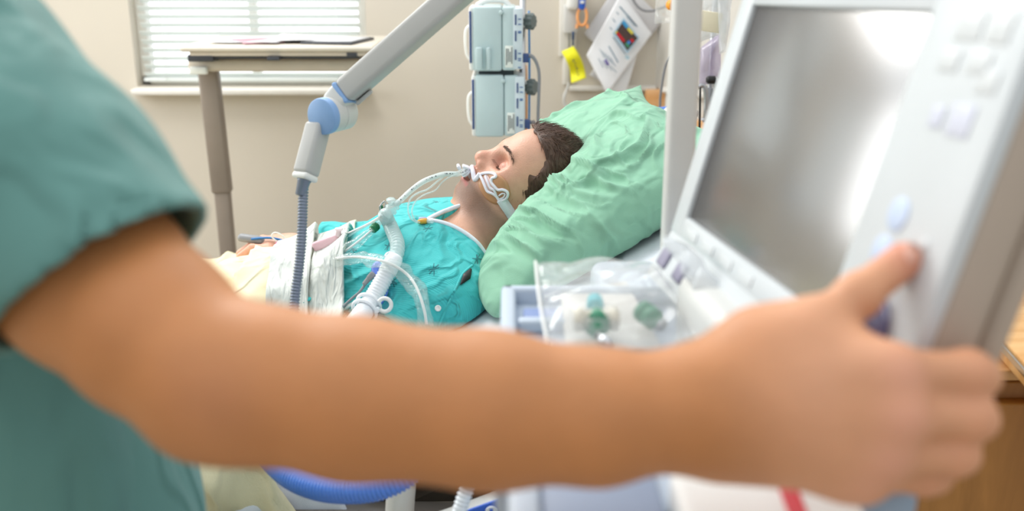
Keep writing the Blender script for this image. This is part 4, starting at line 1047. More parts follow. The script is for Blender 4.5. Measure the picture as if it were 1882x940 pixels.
def wedge(x, y, z):
    d1 = B_-apx; n1 = np.array([d1[1], -d1[0]]); n1 = n1/np.linalg.norm(n1)      # towards neck
    d2 = C_-apx; n2 = np.array([-d2[1], d2[0]]); n2 = n2/np.linalg.norm(n2)
    s1 = (x-apx[0])*n1[0]+(y-apx[1])*n1[1]; s2 = (x-apx[0])*n2[0]+(y-apx[1])*n2[1]
    return np.minimum(s1, s2)+0*z
g1, g2, g3 = Wn(41, 16, 1.2, 3.2), Wn(42, 18, 3, 8), Wn(43, 8, .8, 2)
def folds(x, y, z):
    q = g1(x*1.3+.12*g3(x, y, z), y*1.0, z*1.5); q2 = g2(x*.9+y*.9+.05*q, (y-x)*.35, z*.8); q3 = g2(x*.35, y*.5, z*1.1+.08*q)
    lo = sm(-x, .22, .42)
    # flowing folds that run from the near shoulder down along the side, deeper towards the waist
    f3 = np.sin(46*(z*1.0+x*.35)+2.4*q)*sm(.05-(y-(AX-.19)), -.0, .12)*.0035
    return (-(.010*ridge(q, .3)+.0060*ridge(q2, .25)+.0060*ridge(q3, .25))*(.7+1.8*lo)+f3*(1.2+lo)+.003)*sm(np.sqrt((x+.10)**2+(y-AX)**2+0*z), .07, .16)
G.disp(folds)
G.cut(wedge, .003)
G.cut(lambda x, y, z: -(x+.405)+0*y+0*z)
G.cut(lambda x, y, z: x+.005+(z-.92)*.3+0*y)
zm_g = np.array([float(mz(q)) for q in G.ax[0]]).reshape(-1, 1, 1)+.012
G.cut(lambda x, y, z: (zm_g-z)+0*y)
GV, GF = G.mesh(1)
gown_m = mat('teal_gown', '#3FB9BA', .85, noise_amt=.06, noise_scale=9, sheen=.1, crease=(.8, 8, .010))
# woven ribs + scattered little dark sprigs
nt = gown_m.node_tree; N = nt.nodes; L = nt.links; bs = N['Principled BSDF']
tcn = [n for n in N if n.type == 'TEX_COORD'][0]
wv = N.new('ShaderNodeTexWave'); wv.inputs['Scale'].default_value = 95; wv.bands_direction = 'Y'; wv.inputs['Distortion'].default_value = 1.2; wv.inputs['Detail'].default_value = 1
mpw = N.new('ShaderNodeMapping'); mpw.inputs['Rotation'].default_value = (0, .3, .45); L.new(tcn.outputs['Object'], mpw.inputs[0]); L.new(mpw.outputs[0], wv.inputs[0])
bpn = N.new('ShaderNodeBump'); bpn.inputs['Strength'].default_value = .3; bpn.inputs['Distance'].default_value = .0012
_cb = bs.inputs['Normal'].links[0].from_socket; L.new(_cb, bpn.inputs['Normal']); L.new(wv.outputs['Fac'], bpn.inputs['Height']); L.new(bpn.outputs[0], bs.inputs['Normal'])
at = N.new('ShaderNodeAttribute'); at.attribute_name = 'cloth'
vo = N.new('ShaderNodeTexVoronoi'); vo.voronoi_dimensions = '2D'; vo.inputs['Scale'].default_value = 13; vo.inputs['Randomness'].default_value = .55; L.new(at.outputs['Vector'], vo.inputs['Vector'])
sc1 = N.new('ShaderNodeVectorMath'); sc1.operation = 'SCALE'; sc1.inputs['Scale'].default_value = 1.0; L.new(at.outputs['Vector'], sc1.inputs[0])
sb = N.new('ShaderNodeVectorMath'); sb.operation = 'SUBTRACT'; L.new(sc1.outputs[0], sb.inputs[0]); L.new(vo.outputs['Position'], sb.inputs[1])
vr = N.new('ShaderNodeVectorRotate'); vr.rotation_type = 'Z_AXIS'; L.new(sb.outputs[0], vr.inputs['Vector'])
sp0 = N.new('ShaderNodeSeparateColor'); L.new(vo.outputs['Color'], sp0.inputs[0])
ml = N.new('ShaderNodeMath'); ml.operation = 'MULTIPLY'; ml.inputs[1].default_value = 6.28; L.new(sp0.outputs[0], ml.inputs[0]); L.new(ml.outputs[0], vr.inputs['Angle'])
sp = N.new('ShaderNodeSeparateXYZ'); L.new(vr.outputs[0], sp.inputs[0])
def mth(op, a, b=None, v=None):
    n = N.new('ShaderNodeMath'); n.operation = op
    if hasattr(a, 'links'): L.new(a, n.inputs[0])
    else: n.inputs[0].default_value = a
    if b is not None:
        if hasattr(b, 'links'): L.new(b, n.inputs[1])
        else: n.inputs[1].default_value = b
    return n.outputs[0]
ax_ = mth('ABSOLUTE', sp.outputs[0]); ay_ = mth('ABSOLUTE', sp.outputs[1])
bend = mth('MULTIPLY', mth('MULTIPLY', ax_, ax_), 55.0); y2 = mth('ABSOLUTE', mth('SUBTRACT', ay_, bend))
cross = mth('MINIMUM', mth('ABSOLUTE', mth('SUBTRACT', sp.outputs[0], mth('MULTIPLY', sp.outputs[1], .3))), mth('ABSOLUTE', mth('SUBTRACT', y2, mth('MULTIPLY', ax_, .55))))
rad = mth('SQRT', mth('ADD', mth('MULTIPLY', ax_, ax_), mth('MULTIPLY', ay_, ay_)))
msk = mth('MULTIPLY', mth('LESS_THAN', cross, .0013), mth('LESS_THAN', rad, .0085))
msk = mth('MULTIPLY', msk, .72)
mxn = N.new('ShaderNodeMix'); mxn.data_type = 'RGBA'; L.new(msk, mxn.inputs[0])
old = bs.inputs['Base Color'].links[0].from_socket; L.new(old, mxn.inputs[6]); mxn.inputs[7].default_value = lin('#1B5560'); L.new(mxn.outputs[2], bs.inputs['Base Color'])
gown = mk('hospital_gown', GV, GF, gown_m, patient, label='teal hospital gown with small dark sprigs')
GB = bvh_of(GV, GF)
at_ = gown.data.attributes.new('cloth', 'FLOAT_VECTOR', 'POINT')
phi = np.arctan2(GV[:, 1]-AX, GV[:, 2]-(.74+(GV[:, 0]+.4)*.35)); cl_ = np.zeros((len(GV), 3), np.float32); cl_[:, 0] = GV[:, 0]; cl_[:, 1] = phi*.17
at_.data.foreach_set('vector', cl_.ravel())
def over(px, py, off=0., d=1.72):
    p = shoot(GB, px, py, off)
    q = shoot(HB, px, py, off)
    if p is None and q is None: return A(px, py, d)
    if p is None: return q
    if q is None: return p
    return p if np.linalg.norm(p-CAM) < np.linalg.norm(q-CAM) else q
def onC(px, py, off=.002): return over(px, py, off)
# white neckline binding following the wedge edges
def drape(xy, up=.0035):
    out = []
    for x_, y_ in xy:
        h = GB.ray_cast(Vector((x_, y_, 1.2)), Vector((0, 0, -1)))
        h2_ = HB.ray_cast(Vector((x_, y_, 1.2)), Vector((0, 0, -1)))
        z_ = h[0].z if h[0] else None
        if z_ is None or z_ < .86: z_ = h2_[0].z if h2_[0] and h2_[0].z < 1.0 else .93
        out.append(np.array([x_, y_, z_+up*.3]))
    return out
def line2(a, b, n, off): 
    d = (b-a)/np.linalg.norm(b-a); nn_ = np.array([-d[1], d[0]])*off; return [tuple(a+nn_+(b-a)*q) for q in np.linspace(-.02, 1, n)]
for a_, b_, o_ in ((apx, B_, .003), (apx, C_, -.003)):
    Pn = drape(line2(a_, b_, 12, o_)); 
    for i in range(1, len(Pn)-1): Pn[i][2] = (Pn[i-1][2]+Pn[i][2]*2+Pn[i+1][2])/4
    V, F = tube(Pn, .0042, 10, smooth=4); mk('neck_binding', V, F, sheet_m, patient, label='white neckline binding')
# sleeve seam flap, black strip standing in for the slit's shade, snap button
def strip(P, w, up, m_, name, parent, th=.0012, **k):
    C = crv(P, 6); T, U, W = frames(C); r_ = np.array([(CAM-c)/np.linalg.norm(CAM-c) for c in C]); s_ = np.cross(T, r_); s_ /= np.linalg.norm(s_, axis=1)[:, None]
    ww = np.interp(np.linspace(0, 1, len(C)), np.linspace(0, 1, len(w)), w)[:, None] if hasattr(w, '__len__') else w
    V = np.concatenate([C+s_*ww/2+r_*up, C-s_*ww/2+r_*up, C-s_*ww/2+r_*(up-th), C+s_*ww/2+r_*(up-th)]); n = len(C); F = []
    for i in range(n-1):
        for a, b in ((0, 1), (1, 2), (2, 3), (3, 0)): F.append((a*n+i, b*n+i, b*n+i+1, a*n+i+1))
    F += [(0, n, 2*n, 3*n)[::-1], (n-1, 2*n-1, 3*n-1, 4*n-1)]; return mk(name, V, F, m_, parent, **k)
gp = [onC(x, y) for x, y in ((866, 494), (858, 508), (846, 524))]
strip(gp, [.003, .014, .001], .0015, black_m, 'sleeve_shade_strip', patient)
V, F = tube([onC(x, y, .001) for x, y in ((868, 488), (850, 505), (838, 530), (826, 556), (815, 580), (806, 600))], .0022, 8, smooth=6); mk('sleeve_hem', V, F, gown_m, patient)
sb_ = onC(805, 567, .001); rn = (CAM-sb_)/np.linalg.norm(CAM-sb_)
V, F = lathe(sb_, rn, [(0, .0048), (.0012, .0052), (.0020, .0044), (.0020, .0030), (.0012, .0026)], 20); mk('snap_button', V, F, white_m, patient)

# ================================================================ COVERS OVER THE LAP
c1, c2, c3 = Wn(51, 14, 1, 3), Wn(52, 16, 2.5, 6), Wn(53, 8, .7, 1.5)
def lap(x, y):
    belly = .858-.05*sm(-x, .45, .75); legs = .80+.02*np.cos((y-AX)*30)
    top = belly+(legs-belly)*sm(-x, .70, 1.0); w = np.clip(1-((y-AX)/np.where(y > AX, .23, .30))**2, 0, 1)**.55
    z = .70+(top-.70)*w
    return np.maximum(z, mz(x)+.02)
def coverfn(x0, x1, yn, yf_, drop, amp, shift, seedo, skew=0., lapf=lap, up=0.):
    wid = yf_-yn; tot = drop*2+wid
    def fn(u, v):
        s = v*tot; x = x0+(x1-x0)*u+skew*(s-drop)+.30*u*np.where(s < drop, drop-s, 0)
        y = np.where(s < drop, yn, np.where(s > drop+wid, yf_, yn+s-drop)); hang = np.where(s < drop, drop-s, np.where(s > drop+wid, s-drop-wid, 0))
        q = c1(x*1.6+.12*c3(x, y, seedo), s*.6, seedo); q2 = c2(x*1.3+.07*q, s*.45, seedo); f = amp*(ridge(q, .45)*1.5+ridge(q2, .4)*.7-.6)
        hh = np.minimum(hang/.08, 1); out = np.where(s < drop, -1, np.where(s > drop+wid, 1, 0))
        return (x, y+out*(.02+.03*hh+f*1.1*hh), lapf(x, y)+shift+f*(1-hh)-hang)
    return fn
gx = np.linspace(-.50, -.22, 24); gy = np.linspace(1.40, 2.12, 60); gz = np.zeros((24, 60))
for i_, a_ in enumerate(gx):
    for j_, b_ in enumerate(gy):
        h_ = GB.ray_cast(Vector((a_, b_, 1.3)), Vector((0, 0, -1))); gz[i_, j_] = h_[0].z if h_[0] else float(mz(a_))+.01
k0 = int(np.searchsorted(gx, -.385))
for i_ in range(k0): gz[i_] = gz[k0]-.12*(gx[k0]-gx[i_])-.35*sm(gy, 1.82, 1.90)
for _ in range(6): gz[1:-1, 1:-1] = (gz[1:-1, 1:-1]*2+gz[:-2, 1:-1]+gz[2:, 1:-1]+gz[1:-1, :-2]+gz[1:-1, 2:])/6
def lap2(x, y):
    x = np.asarray(x)+0*np.asarray(y); y = np.asarray(y)+0*x
    fx = np.clip((x-gx[0])/(gx[1]-gx[0]), 0, 22.999); fy = np.clip((y-gy[0])/(gy[1]-gy[0]), 0, 58.999); i_ = fx.astype(int); j_ = fy.astype(int); fx = fx-i_; fy = fy-j_
    g_ = gz[i_, j_]*(1-fx)*(1-fy)+gz[i_+1, j_]*fx*(1-fy)+gz[i_, j_+1]*(1-fx)*fy+gz[i_+1, j_+1]*fx*fy
    return np.maximum(g_, lap(x, y)*(x < -.42)+0)+.012
lapm = lambda x, y: np.where(x > -.49, np.maximum(lap(x, y)-.3*sm(x, -.42, -.36), lap2(x, y)-.004-.3*sm(y, 1.86, 1.94)), lap(x, y))
V, F = grid(coverfn(-1.66, -.385, 1.385, 2.30, .160, .020, .022, 0., -.117, lapm), 200, 150, .005)
mk('blanket', V, F, yblanket_m, None, label='pale yellow blanket over the patient\'s legs, hanging down below the nurse\'s arm', cat='blanket')
ylw = bpy.data.objects['blanket']; _bf = coverfn(-1.66, -.385, 1.385, 2.30, .160, .020, .022, 0., -.117, lapm)
_u = np.linspace(.3, 1, 90); _P = np.stack([np.asarray(c_)+0*_u for c_ in _bf(_u, np.full(90, .004))], 1)+np.array([0, -.003, -.004])
V, F = tube(_P, .0065, 10, smooth=0, flat=.5); mk('hem_binding', V, F, mat('apricot_binding', '#F0D2A6', .8, noise_amt=.03), ylw)
# hem fold of the yellow blanket (turned back, standing up in soft rolls)
V, F = grid(coverfn(-1.62, -.30, 1.40, 2.29, .35, .008, .004, 3., .0, lambda x, y: np.maximum(np.where(x > -.6, mz(x)+.01, lap(x, y)), mz(x)+.01)*0+np.maximum(lap(x, y)-.02*1-.16*sm(x, -.42, -.34), mz(x)+.008)), 150, 120, .004)
mk('flat_sheet', V, F, sheet_m, None, label='white flat sheet showing beneath the hem of the yellow blanket', cat='sheet')
V, F = grid(coverfn(-.395, -.325, 1.42, 1.96, .05, .010, .022, 5., -.117, lap2), 70, 120, .006)
mk('quilted_pad', V, F, quilt_m, None, label='white quilted pad folded across the lap behind the gooseneck hose', cat='pad')
V, F = grid(coverfn(-.328, -.268, 1.42, 1.93, .05, .006, .010, 7., -.095, lap2), 50, 120, .006)
mk('quilted_pad', V, F, quilt_m, None, label='second white pad strip folded right against the teal gown', cat='pad')
V, F = grid(coverfn(-.36, -.27, 1.44, 2.00, .05, .004, .002, 8., -.10, lap2), 40, 100, .005)
mk('draw_sheet', V, F, cream_m, None, label='cream sheet visible in the gap between the two white pads', cat='sheet')
# pulse oximeter on the far hand
fp_ = WY(462, 443, 1.985)
ox = thing('pulse_oximeter', 'grey finger clip with a blue lead on the patient\'s far hand', 'finger clip', fp_)
V, F = box(fp_+[0, 0, .004], (.055, .022, .016), ry(.15), bev=.007); mk('clip', V, F, cable_m, ox)
V, F = tube(yz([(462, 440), (480, 438), (500, 438), (522, 443), (545, 451), (562, 462)], 1.975), .0026, 8); mk('lead', V, F, mat('lead_blue', '#2C74B4', .4, noise_amt=.02), ox)
iv = cable('iv_line', yz([(512, 452), (508, 444), (500, 436), (501, 430), (508, 428), (518, 433), (530, 446), (540, 460)], 1.965), .0016, white_m, 'thin white line looping above the patient\'s far hand', 'tube', seg=8)
V, F = lathe(WY(508, 447, 1.96), WY(516, 456, 1.95)-WY(508, 447, 1.96), [(0, .003), (.004, .004), (.012, .004), (.015, .002)], 12); mk('pink_port', V, F, mat('deep_pink_port', '#D878A0', .4, noise_amt=.03), iv)
# ================================================================ TUBE HOLDER ON THE FACE
def patch(name, outline, cen, bv, off, th, m_, parent, rings=7, smooth=5, **k):
    """thin pad lying on a surface; outline is a star-shaped closed loop around cen"""
    O = crv([(x, y, 0) for x, y in outline+[outline[0]]], smooth)[:-1, :2]; n = len(O); cen = np.array(cen, float)
    pts = [cen]+[cen+(o-cen)*(r/rings) for r in range(1, rings+1) for o in O]
    H = []
    for p in pts:
        h = shoot(bv, p[0], p[1], 0)
        H.append(h)
    good = [h for h in H if h is not None]; mean = np.mean(good, 0); dm = np.linalg.norm(mean-CAM)
    H = [h if h is not None and abs(np.linalg.norm(h-CAM)-dm) < .06 else CAM+ray(*p)/np.linalg.norm(ray(*p))*dm for h, p in zip(H, pts)]
    rr = np.array([(CAM-h)/np.linalg.norm(CAM-h) for h in H]); H = np.array(H); T_ = H+rr*(off+th)
    T_[-n:] = H[-n:]+rr[-n:]*(off+th*.4); B2 = H+rr*(off-.0008); V = np.concatenate([T_, B2]); N0 = len(H); F = []
    for j in range(n): F.append((0, 1+j, 1+(j+1) % n)); F.append((N0, N0+1+(j+1) % n, N0+1+j))
    for r in range(rings-1):
        for j in range(n):
            a = 1+r*n+j; b = 1+r*n+(j+1) % n; F.append((a, a+n, b+n, b)); F.append((N0+a, N0+b, N0+b+n, N0+a+n))
    for j in range(n): a = 1+(rings-1)*n+j; b = 1+(rings-1)*n+(j+1) % n; F.append((a, N0+a, N0+b, b))
    return mk(name, V, F, m_, parent, **k)
th_ = thing('tube_holder', 'white breathing tube holder with a tan pad strapped across the patient\'s cheek', 'tube holder', A(905, 345, 1.7))
patch('cheek_pad', [(893, 315), (906, 316), (920, 323), (932, 335), (937, 350), (936, 363), (922, 375), (908, 375), (894, 366), (884, 352), (879, 337), (882, 323)], (908, 345), HB, .0008, .0018, tan_m, th_)
F_ = lambda x, y, o=.004: (shoot(HB, x, y, o) if shoot(HB, x, y, o) is not None else A(x, y, 1.735))
m = MB()
m.tube([F_(*p) for p in ((880, 319), (886, 330), (891, 342), (896, 352), (905, 356), (913, 362), (918, 371))], .0027, 8)
m.tube([F_(*p) for p in ((884, 320), (893, 318), (902, 318), (909, 320), (911, 325), (904, 328), (903, 335), (908, 342), (915, 349), (924, 349), (932, 353), (933, 360), (929, 366), (919, 371))], .0027, 8)
m.tube([F_(*p) for p in ((892, 323), (896, 334), (901, 345), (908, 350), (912, 360))], .0024, 8)
m.tube([F_(*p) for p in ((917, 360), (923, 356), (928, 357), (925, 363), (918, 366))], .0015, 8)
m.build('cheek_frame', holder_m, th_)
patch('frame_web', [(888, 325), (896, 322), (902, 332), (906, 342), (911, 350), (903, 352), (896, 348), (891, 337)], (899, 338), HB, .003, .001, mat('holder_web', '#D8B8B0', .3, noise_amt=.02), th_, rings=3)
# lip bar, curling over the upper lip to the cheek
lipw_ = [wor(np.array([q]))[0] for q in ((.082, -.030, -.058), (.092, -.016, -.055), (.0985, .0, -.0535), (.096, .016, -.055), (.086, .028, -.060))]
m = MB(); m.tube(lipw_+[F_(882, 320, .004)], .0045, 10, flat=1.0)
m.build('lip_bar', holder_m, th_)
m = MB(); c_ = wor(np.array([[.098, .004, -.066]]))[0]
for q, rr_ in ((0, .0085), (.004, .0085)):
    a_ = [c_+Xl*(q)+(Zl*math.cos(t_)+Yl*math.sin(t_))*rr_ for t_ in np.linspace(0, 6.283, 21)]; m.tube(a_, .0026, 8, smooth=0, caps=False)
pass
m.box(c_+Xl*.011+Zl*(.006)+Yl*.004, (.013, .014, .005), RH @ ry(.5), bev=.002); m.box(c_+Xl*.018+Zl*(-.004), (.010, .016, .006), RH @ ry(-.2), bev=.0025)
m.build('bite_block_flange', holder_m, th_)
P3 = [F_(921, 366, .003), F_(929, 378, .003), F_(937, 390, .003), A(944, 402, 1.66)]
P3[2] = (P3[1]+(P3[1]-P3[0])*.95)
P3[3] = P3[2]+(P3[2]-P3[1])*.9
strip(P3, .0185, .003, white_m if 0 else sheet_m, 'neck_strap', th_, .0015)

# ================================================================ BREATHING TUBES
cc_ = thing('breathing_tube', 'clear breathing tube curving out of the patient\'s mouth to a connector', 'breathing tube', A(720, 384, 1.72))
mouth = wor(np.array([[.066, .0, -.0705]]))[0]; mo2 = wor(np.array([[.100, .002, -.066]]))[0]
def ppt(lst, d0, d1): return [A(x, y, d0+(d1-d0)*i/max(1, len(lst)-1)) for i, (x, y) in enumerate(lst)]
ETP = [mouth, mo2]+ppt([(840, 320), (820, 320), (803, 324), (778, 334), (756, 350), (740, 365), (728, 376)], 1.745, 1.70)
V, F = tube(ETP, .0048, 16, step=.003); mk('tube_wall', V, F, cleart_m, cc_)
V, F = tube(ETP[2:], .0026, 10, step=.004); mk('inner_line', V, F, white_m, cc_)
m = MB(); C_e, _, _ = resamp(crv(ETP[1:], 8), .0035)
for i in range(3, len(C_e)-3):
    if (i*7) % 11 < 6 and i % 9 < 6:
        T_ = C_e[i+1]-C_e[i-1]; T_ /= np.linalg.norm(T_); r_ = (CAM-C_e[i])/np.linalg.norm(CAM-C_e[i]); r_ -= T_*(r_@T_); r_ /= np.linalg.norm(r_); s_ = np.cross(T_, r_)
        m.box(C_e[i]+r_*.0048+s_*.0006, (.0009+.0012*(i % 2), .0022, .0004), np.stack([T_, s_, r_], 1))
m.build('tube_print', ink_m, cc_, smooth=False)
for k_ in (0, 1):
    pass
j0 = A(733, 371, 1.70); j1 = A(708, 396, 1.69); ax = j1-j0; LJ = np.linalg.norm(ax)
V, F = lathe(j0, ax, [(0, .0055), (.006, .0062), (.008, .0095), (.011, .0095), (.012, .0075), (.016, .0075), (.017, .011), (.021, .0115), (.023, .009), (.030, .009), (.031, .011), (LJ, .010), (LJ+.002, .007)], 24); mk('connector', V, F, corrc_m, cc_)
V, F = lathe(A(719, 377, 1.695)-np.array([0, 0, 0]), UPV*.8+FWD*-.5, [(0, .005), (.006, .005), (.008, .008), (.011, .008), (.012, .004)], 16); mk('side_port', V, F, corrc_m, cc_)
fl = thing('breathing_hose', 'translucent corrugated hose leading down into the thick white hose over the gown', 'hose', A(705, 520, 1.62))
FP = [A(708, 396, 1.69)]+[onC(x, y, o) for x, y, o in ((714, 408, .04), (722, 426, .03), (730, 447, .025), (729, 466, .024), (722, 482, .024))]
V, F = tube(FP, .0115, 20, corr=.0022, pitch=.0075); mk('flexible_section', V, F, corrc_m, fl)
V, F = tube(FP, .0085, 14, step=.006); mk('inner_wall', V, F, corr_m if 0 else cleart_m, fl)
HP = [onC(723, 478, .024), onC(712, 500, .026), onC(697, 528, .028), onC(681, 556, .03), onC(660, 585, .034), A(638, 615, 1.52), A(615, 650, 1.48), A(600, 700, 1.46)]
V, F = tube(HP, [.0135, .0145, .0155, .0165, .017, .017], 24, corr=.0012, pitch=.0052); mk('white_hose', V, F, corr_m, fl)
V, F = lathe(FP[-1], HP[1]-FP[-1], [(-.012, .0115), (-.008, .0135), (.002, .0145), (.02, .0150), (.021, .0135)], 24); mk('cuff', V, F, corr_m, fl)
V, F = tube([onC(x, y, .034) for x, y in ((707, 472), (711, 466), (718, 464), (724, 468))], .0016, 8); mk('cuff_tab', V, F, corr_m, fl)
def lead(name, P, r, m_, label, cat, seg=12, **k):
    V, F = tube(P, r, seg, step=.004, **k); return mk(name, V, F, m_, None, label=label, cat=cat)
b_ = lead('blue_hose_end', [onC(x, y, .012) for x, y in ((700, 485), (690, 492), (694, 510), (706, 530), (702, 545), (692, 562), (684, 575))], .007, mat('royal_blue_tube', '#6C8AE8', .35, noise_amt=.03), 'blue tube partly hidden beneath the thick white hose', 'tube')
# suction catheter in its sleeve
sl = thing('suction_catheter', 'clear crinkled sleeve with a white catheter arching over the gown', 'catheter', onC(700, 485, .04))
SP = [onC(x, y, o) for x, y, o in ((606, 479, .03), (625, 478, .035), (650, 476, .045), (678, 478, .055), (705, 484, .06), (728, 494, .05), (748, 508, .035), (762, 526, .03), (772, 548, .03), (780, 575, .03), (784, 600, .03))]
V, F = tube(SP, [.004, .010, .010, .011, .010, .010, .013, .015, .013, .012, .012], 22, step=.0035)
w_ = Wn(61, 16, 12, 40); V = V+np.stack([w_(V[:, 0], V[:, 1], V[:, 2])]*3, 1)*np.array([.0012, .0008, .0016]); mk('sleeve', V, F, sleeve_m, sl)
V, F = tube([p+UPV*.003 for p in SP], .0024, 10, step=.005); mk('catheter', V, F, white_m, sl)
SP2 = [onC(x, y, o) for x, y, o in ((622, 470, .03), (640, 458, .03), (660, 443, .03), (678, 428, .035), (686, 421, .04))]
V, F = tube(SP2, [.012, .012, .010, .008, .006], 18, step=.0035); V = V+np.stack([w_(V[:, 1], V[:, 0], V[:, 2])]*3, 1)*np.array([.001, .001, .0014]); mk('second_sleeve', V, F, sleeve_m, sl)
V, F = tube(SP2, .0022, 8, step=.005); mk('second_catheter', V, F, white_m, sl)
g0 = onC(684, 423, .04); g1_ = onC(698, 410, .042); axg = g1_-g0; 
V, F = lathe(g0, axg, [(0, .0055), (.002, .0075), (.006, .0078), (.0065, .0068), (.008, .0068), (.0085, .0078), (.013, .0078), (.015, .0055)], 20); mk('green_fitting', V, F, green_m, sl)
V, F = tube([g1_-axg*.2, onC(703, 403, .04), A(707, 397, 1.69)], [.0045, .005, .006], 12); mk('neck_fitting', V, F, corrc_m, sl)
# medicine vial adaptor
vi = thing('pink_vial', 'translucent pink ampoule lying on the white pad at the gown edge', 'vial', onC(600, 445, .02))
v0 = WY(576, 455, 1.72); v1 = WY(626, 436, 1.72); vd = v1-v0; vL = np.linalg.norm(vd); vd /= vL; vn = np.cross(vd, [0, 1., 0]); Rv = np.stack([vd, [0, 1., 0], vn], 1)
V, F = box((v0+v1)/2, (vL, .014, .017), Rv, bev=.004, seg=3); mk('ampoule', V, F, pink_m, vi)
V, F = lathe(WY(622, 434, 1.715), (.1, 0, 1), [(0, .0055), (.010, .0045), (.011, .007), (.014, .007), (.015, .004)], 16); mk('port', V, F, mat('clear_pink_port', '#F2DCE2', .3, noise_amt=.02), vi)
V, F = lathe(v1, vd, [(-.002, .0055), (.006, .0055), (.008, .004), (.022, .004)], 14); mk('nozzle', V, F, corrc_m, vi)
lead('pressure_line', [v1+vd*.012, WY(645, 427, 1.70), WY(665, 418, 1.69), WY(684, 408, 1.68), A(700, 398, 1.69)], .0022, white_m, 'thin white line from the pink ampoule to the connector', 'tube')
lead('pressure_line', [WY(640, 436, 1.70), WY(655, 426, 1.69), WY(675, 415, 1.68), A(699, 402, 1.69)], .0014, cleart_m, 'second thinner clear line running just below it to the connector', 'tube')
# metal clip
cl0 = thing('metal_clip', 'small metal clip standing up beside the tube connector', 'clip', A(700, 397, 1.71))
m = MB(); m.tube(ppt([(700, 400), (699, 388), (698, 380)], 1.71, 1.71), .0022, 8); m.tube(ppt([(699, 382), (702, 374), (707, 371), (709, 377), (703, 386), (701, 392)], 1.712, 1.708), .0010, 8); m.tube(ppt([(698, 380), (703, 373), (707, 370)], 1.705, 1.705), .0014, 8)
m.build('clip_wire', metal_m, cl0)
V, F = box(A(701, 386, 1.712), (.006, .003, .016), rz(.3), bev=.001); mk('clip_pad', V, F, green_m, cl0)
# thin pilot lines
lead('pilot_line', ppt([(842, 318), (826, 319), (806, 332), (786, 348), (766, 356), (753, 368), (750, 388), (756, 403), (768, 410)], 1.74, 1.72), .0015, cleart_m, 'clear thin line looping from the mouth to the amber cap', 'tube')
lead('pilot_line', ppt([(842, 320), (830, 324), (814, 334), (800, 350), (780, 358), (764, 370), (757, 388), (762, 404), (772, 409)], 1.735, 1.715), .0013, cleart_m, 'clear thin line nested inside the wider loop near the amber cap', 'tube')
am = thing('pilot_valve', 'amber-capped valve lying where the white neckline binding meets', 'valve', onC(780, 407, .01))
V, F = lathe(onC(767, 408, .010), onC(786, 406, .010)-onC(767, 408, .010), [(0, .002), (.002, .0035), (.007, .0048), (.016, .0048), (.018, .003)], 14); mk('amber_cap', V, F, amber_m, am)
V, F = box(onC(777, 402, .012), (.014, .006, .005), rz(.2), bev=.002); mk('lilac_wing', V, F, mat('lilac_plastic', '#B8B8E4', .35, noise_amt=.02), am)
V, F = lathe(onC(785, 407, .009), onC(798, 408, .007)-onC(785, 407, .009), [(0, .0035), (.010, .0035), (.012, .002)], 12); mk('clear_end', V, F, corrc_m, am)
# sensor cable
se = thing('sensor_cable', 'grey sensor cable with a ribbed plug beside the thick white hose', 'cable', onC(660, 540, .02))
s0 = onC(687, 502, .024); s1 = onC(674, 517, .024)
V, F = lathe(s0, s1-s0, [(0, .004), (.002, .0055), (.012, .0055), (.013, .0042), (.015, .0048), (.017, .0040), (.019, .0046), (.021, .0038), (.023, .0042), (.026, .003)], 16); mk('plug', V, F, cable_m, se)
V, F = tube([s1, onC(669, 526, .02), onC(660, 538, .02), onC(648, 548, .02), onC(635, 560, .02), onC(620, 575, .02)], .0024, 10); mk('lead', V, F, cable_m, se)
# hose holder with hook at the gooseneck's end
hh_ = thing('hose_holder', 'white plastic hose holder with a curled hook on the thick hose', 'hose holder', onC(690, 575, .02))
qc = onC(707, 561, .03); e1h = np.array([1., 0, 0]); e2h = UPV
ringp = [qc+e1h*.0105*math.cos(a)+e2h*.0105*math.sin(a) for a in np.linspace(-2.4, 2.6, 18)]
m = MB(); m.tube(ringp, .0034, 10, smooth=2); m.build('hook', white_m, hh_)
m = MB(); cH = onC(672, 568, .03); dH = HP[4]-HP[3]; dH /= np.linalg.norm(dH)
_, uH, wH = axes_for(dH)
for o_ in (-.012, .004):
    m.tube([cH+dH*o_+(uH*math.cos(a)+wH*math.sin(a))*.0205 for a in np.linspace(0, 6.283, 25)], .003, 10, smooth=0, caps=False)
m.tube([cH-uH*.02+dH*-.004, qc-e1h*.012-e2h*.009], .004, 10); m.build('clamp_ring', corr_m, hh_)
V, F = tube([onC(x, y, .012) for x, y in ((655, 556), (635, 566), (612, 578), (590, 590))], .0035, 10); mk('arm_link', V, F, white_m, hh_)
# blue hose and white hose below the nurse's arm
bh = lead  # alias
V, F = tube([A(430, 790, 1.42), A(470, 815, 1.38), A(503, 850, 1.34), A(540, 880, 1.30), A(588, 898, 1.27), A(639, 903, 1.25), A(691, 898, 1.24), A(737, 880, 1.24), A(775, 850, 1.25), A(800, 815, 1.27), A(815, 780, 1.3)], .0158, 26, corr=.0018, pitch=.0052); mk('blue_hose', V, F, bluehose_m, None, label='bright blue corrugated hose sagging below the nurse\'s forearm', cat='hose')
V, F = tube([A(900, 820, 1.18), A(872, 870, 1.18), A(856, 905, 1.18), A(842, 950, 1.18), A(828, 1010, 1.19)], .0085, 18, corr=.0014, pitch=.005); mk('thin_white_hose', V, F, corr_m, None, label='narrow white ribbed hose between bed rail and ventilator, below the forearm', cat='hose')

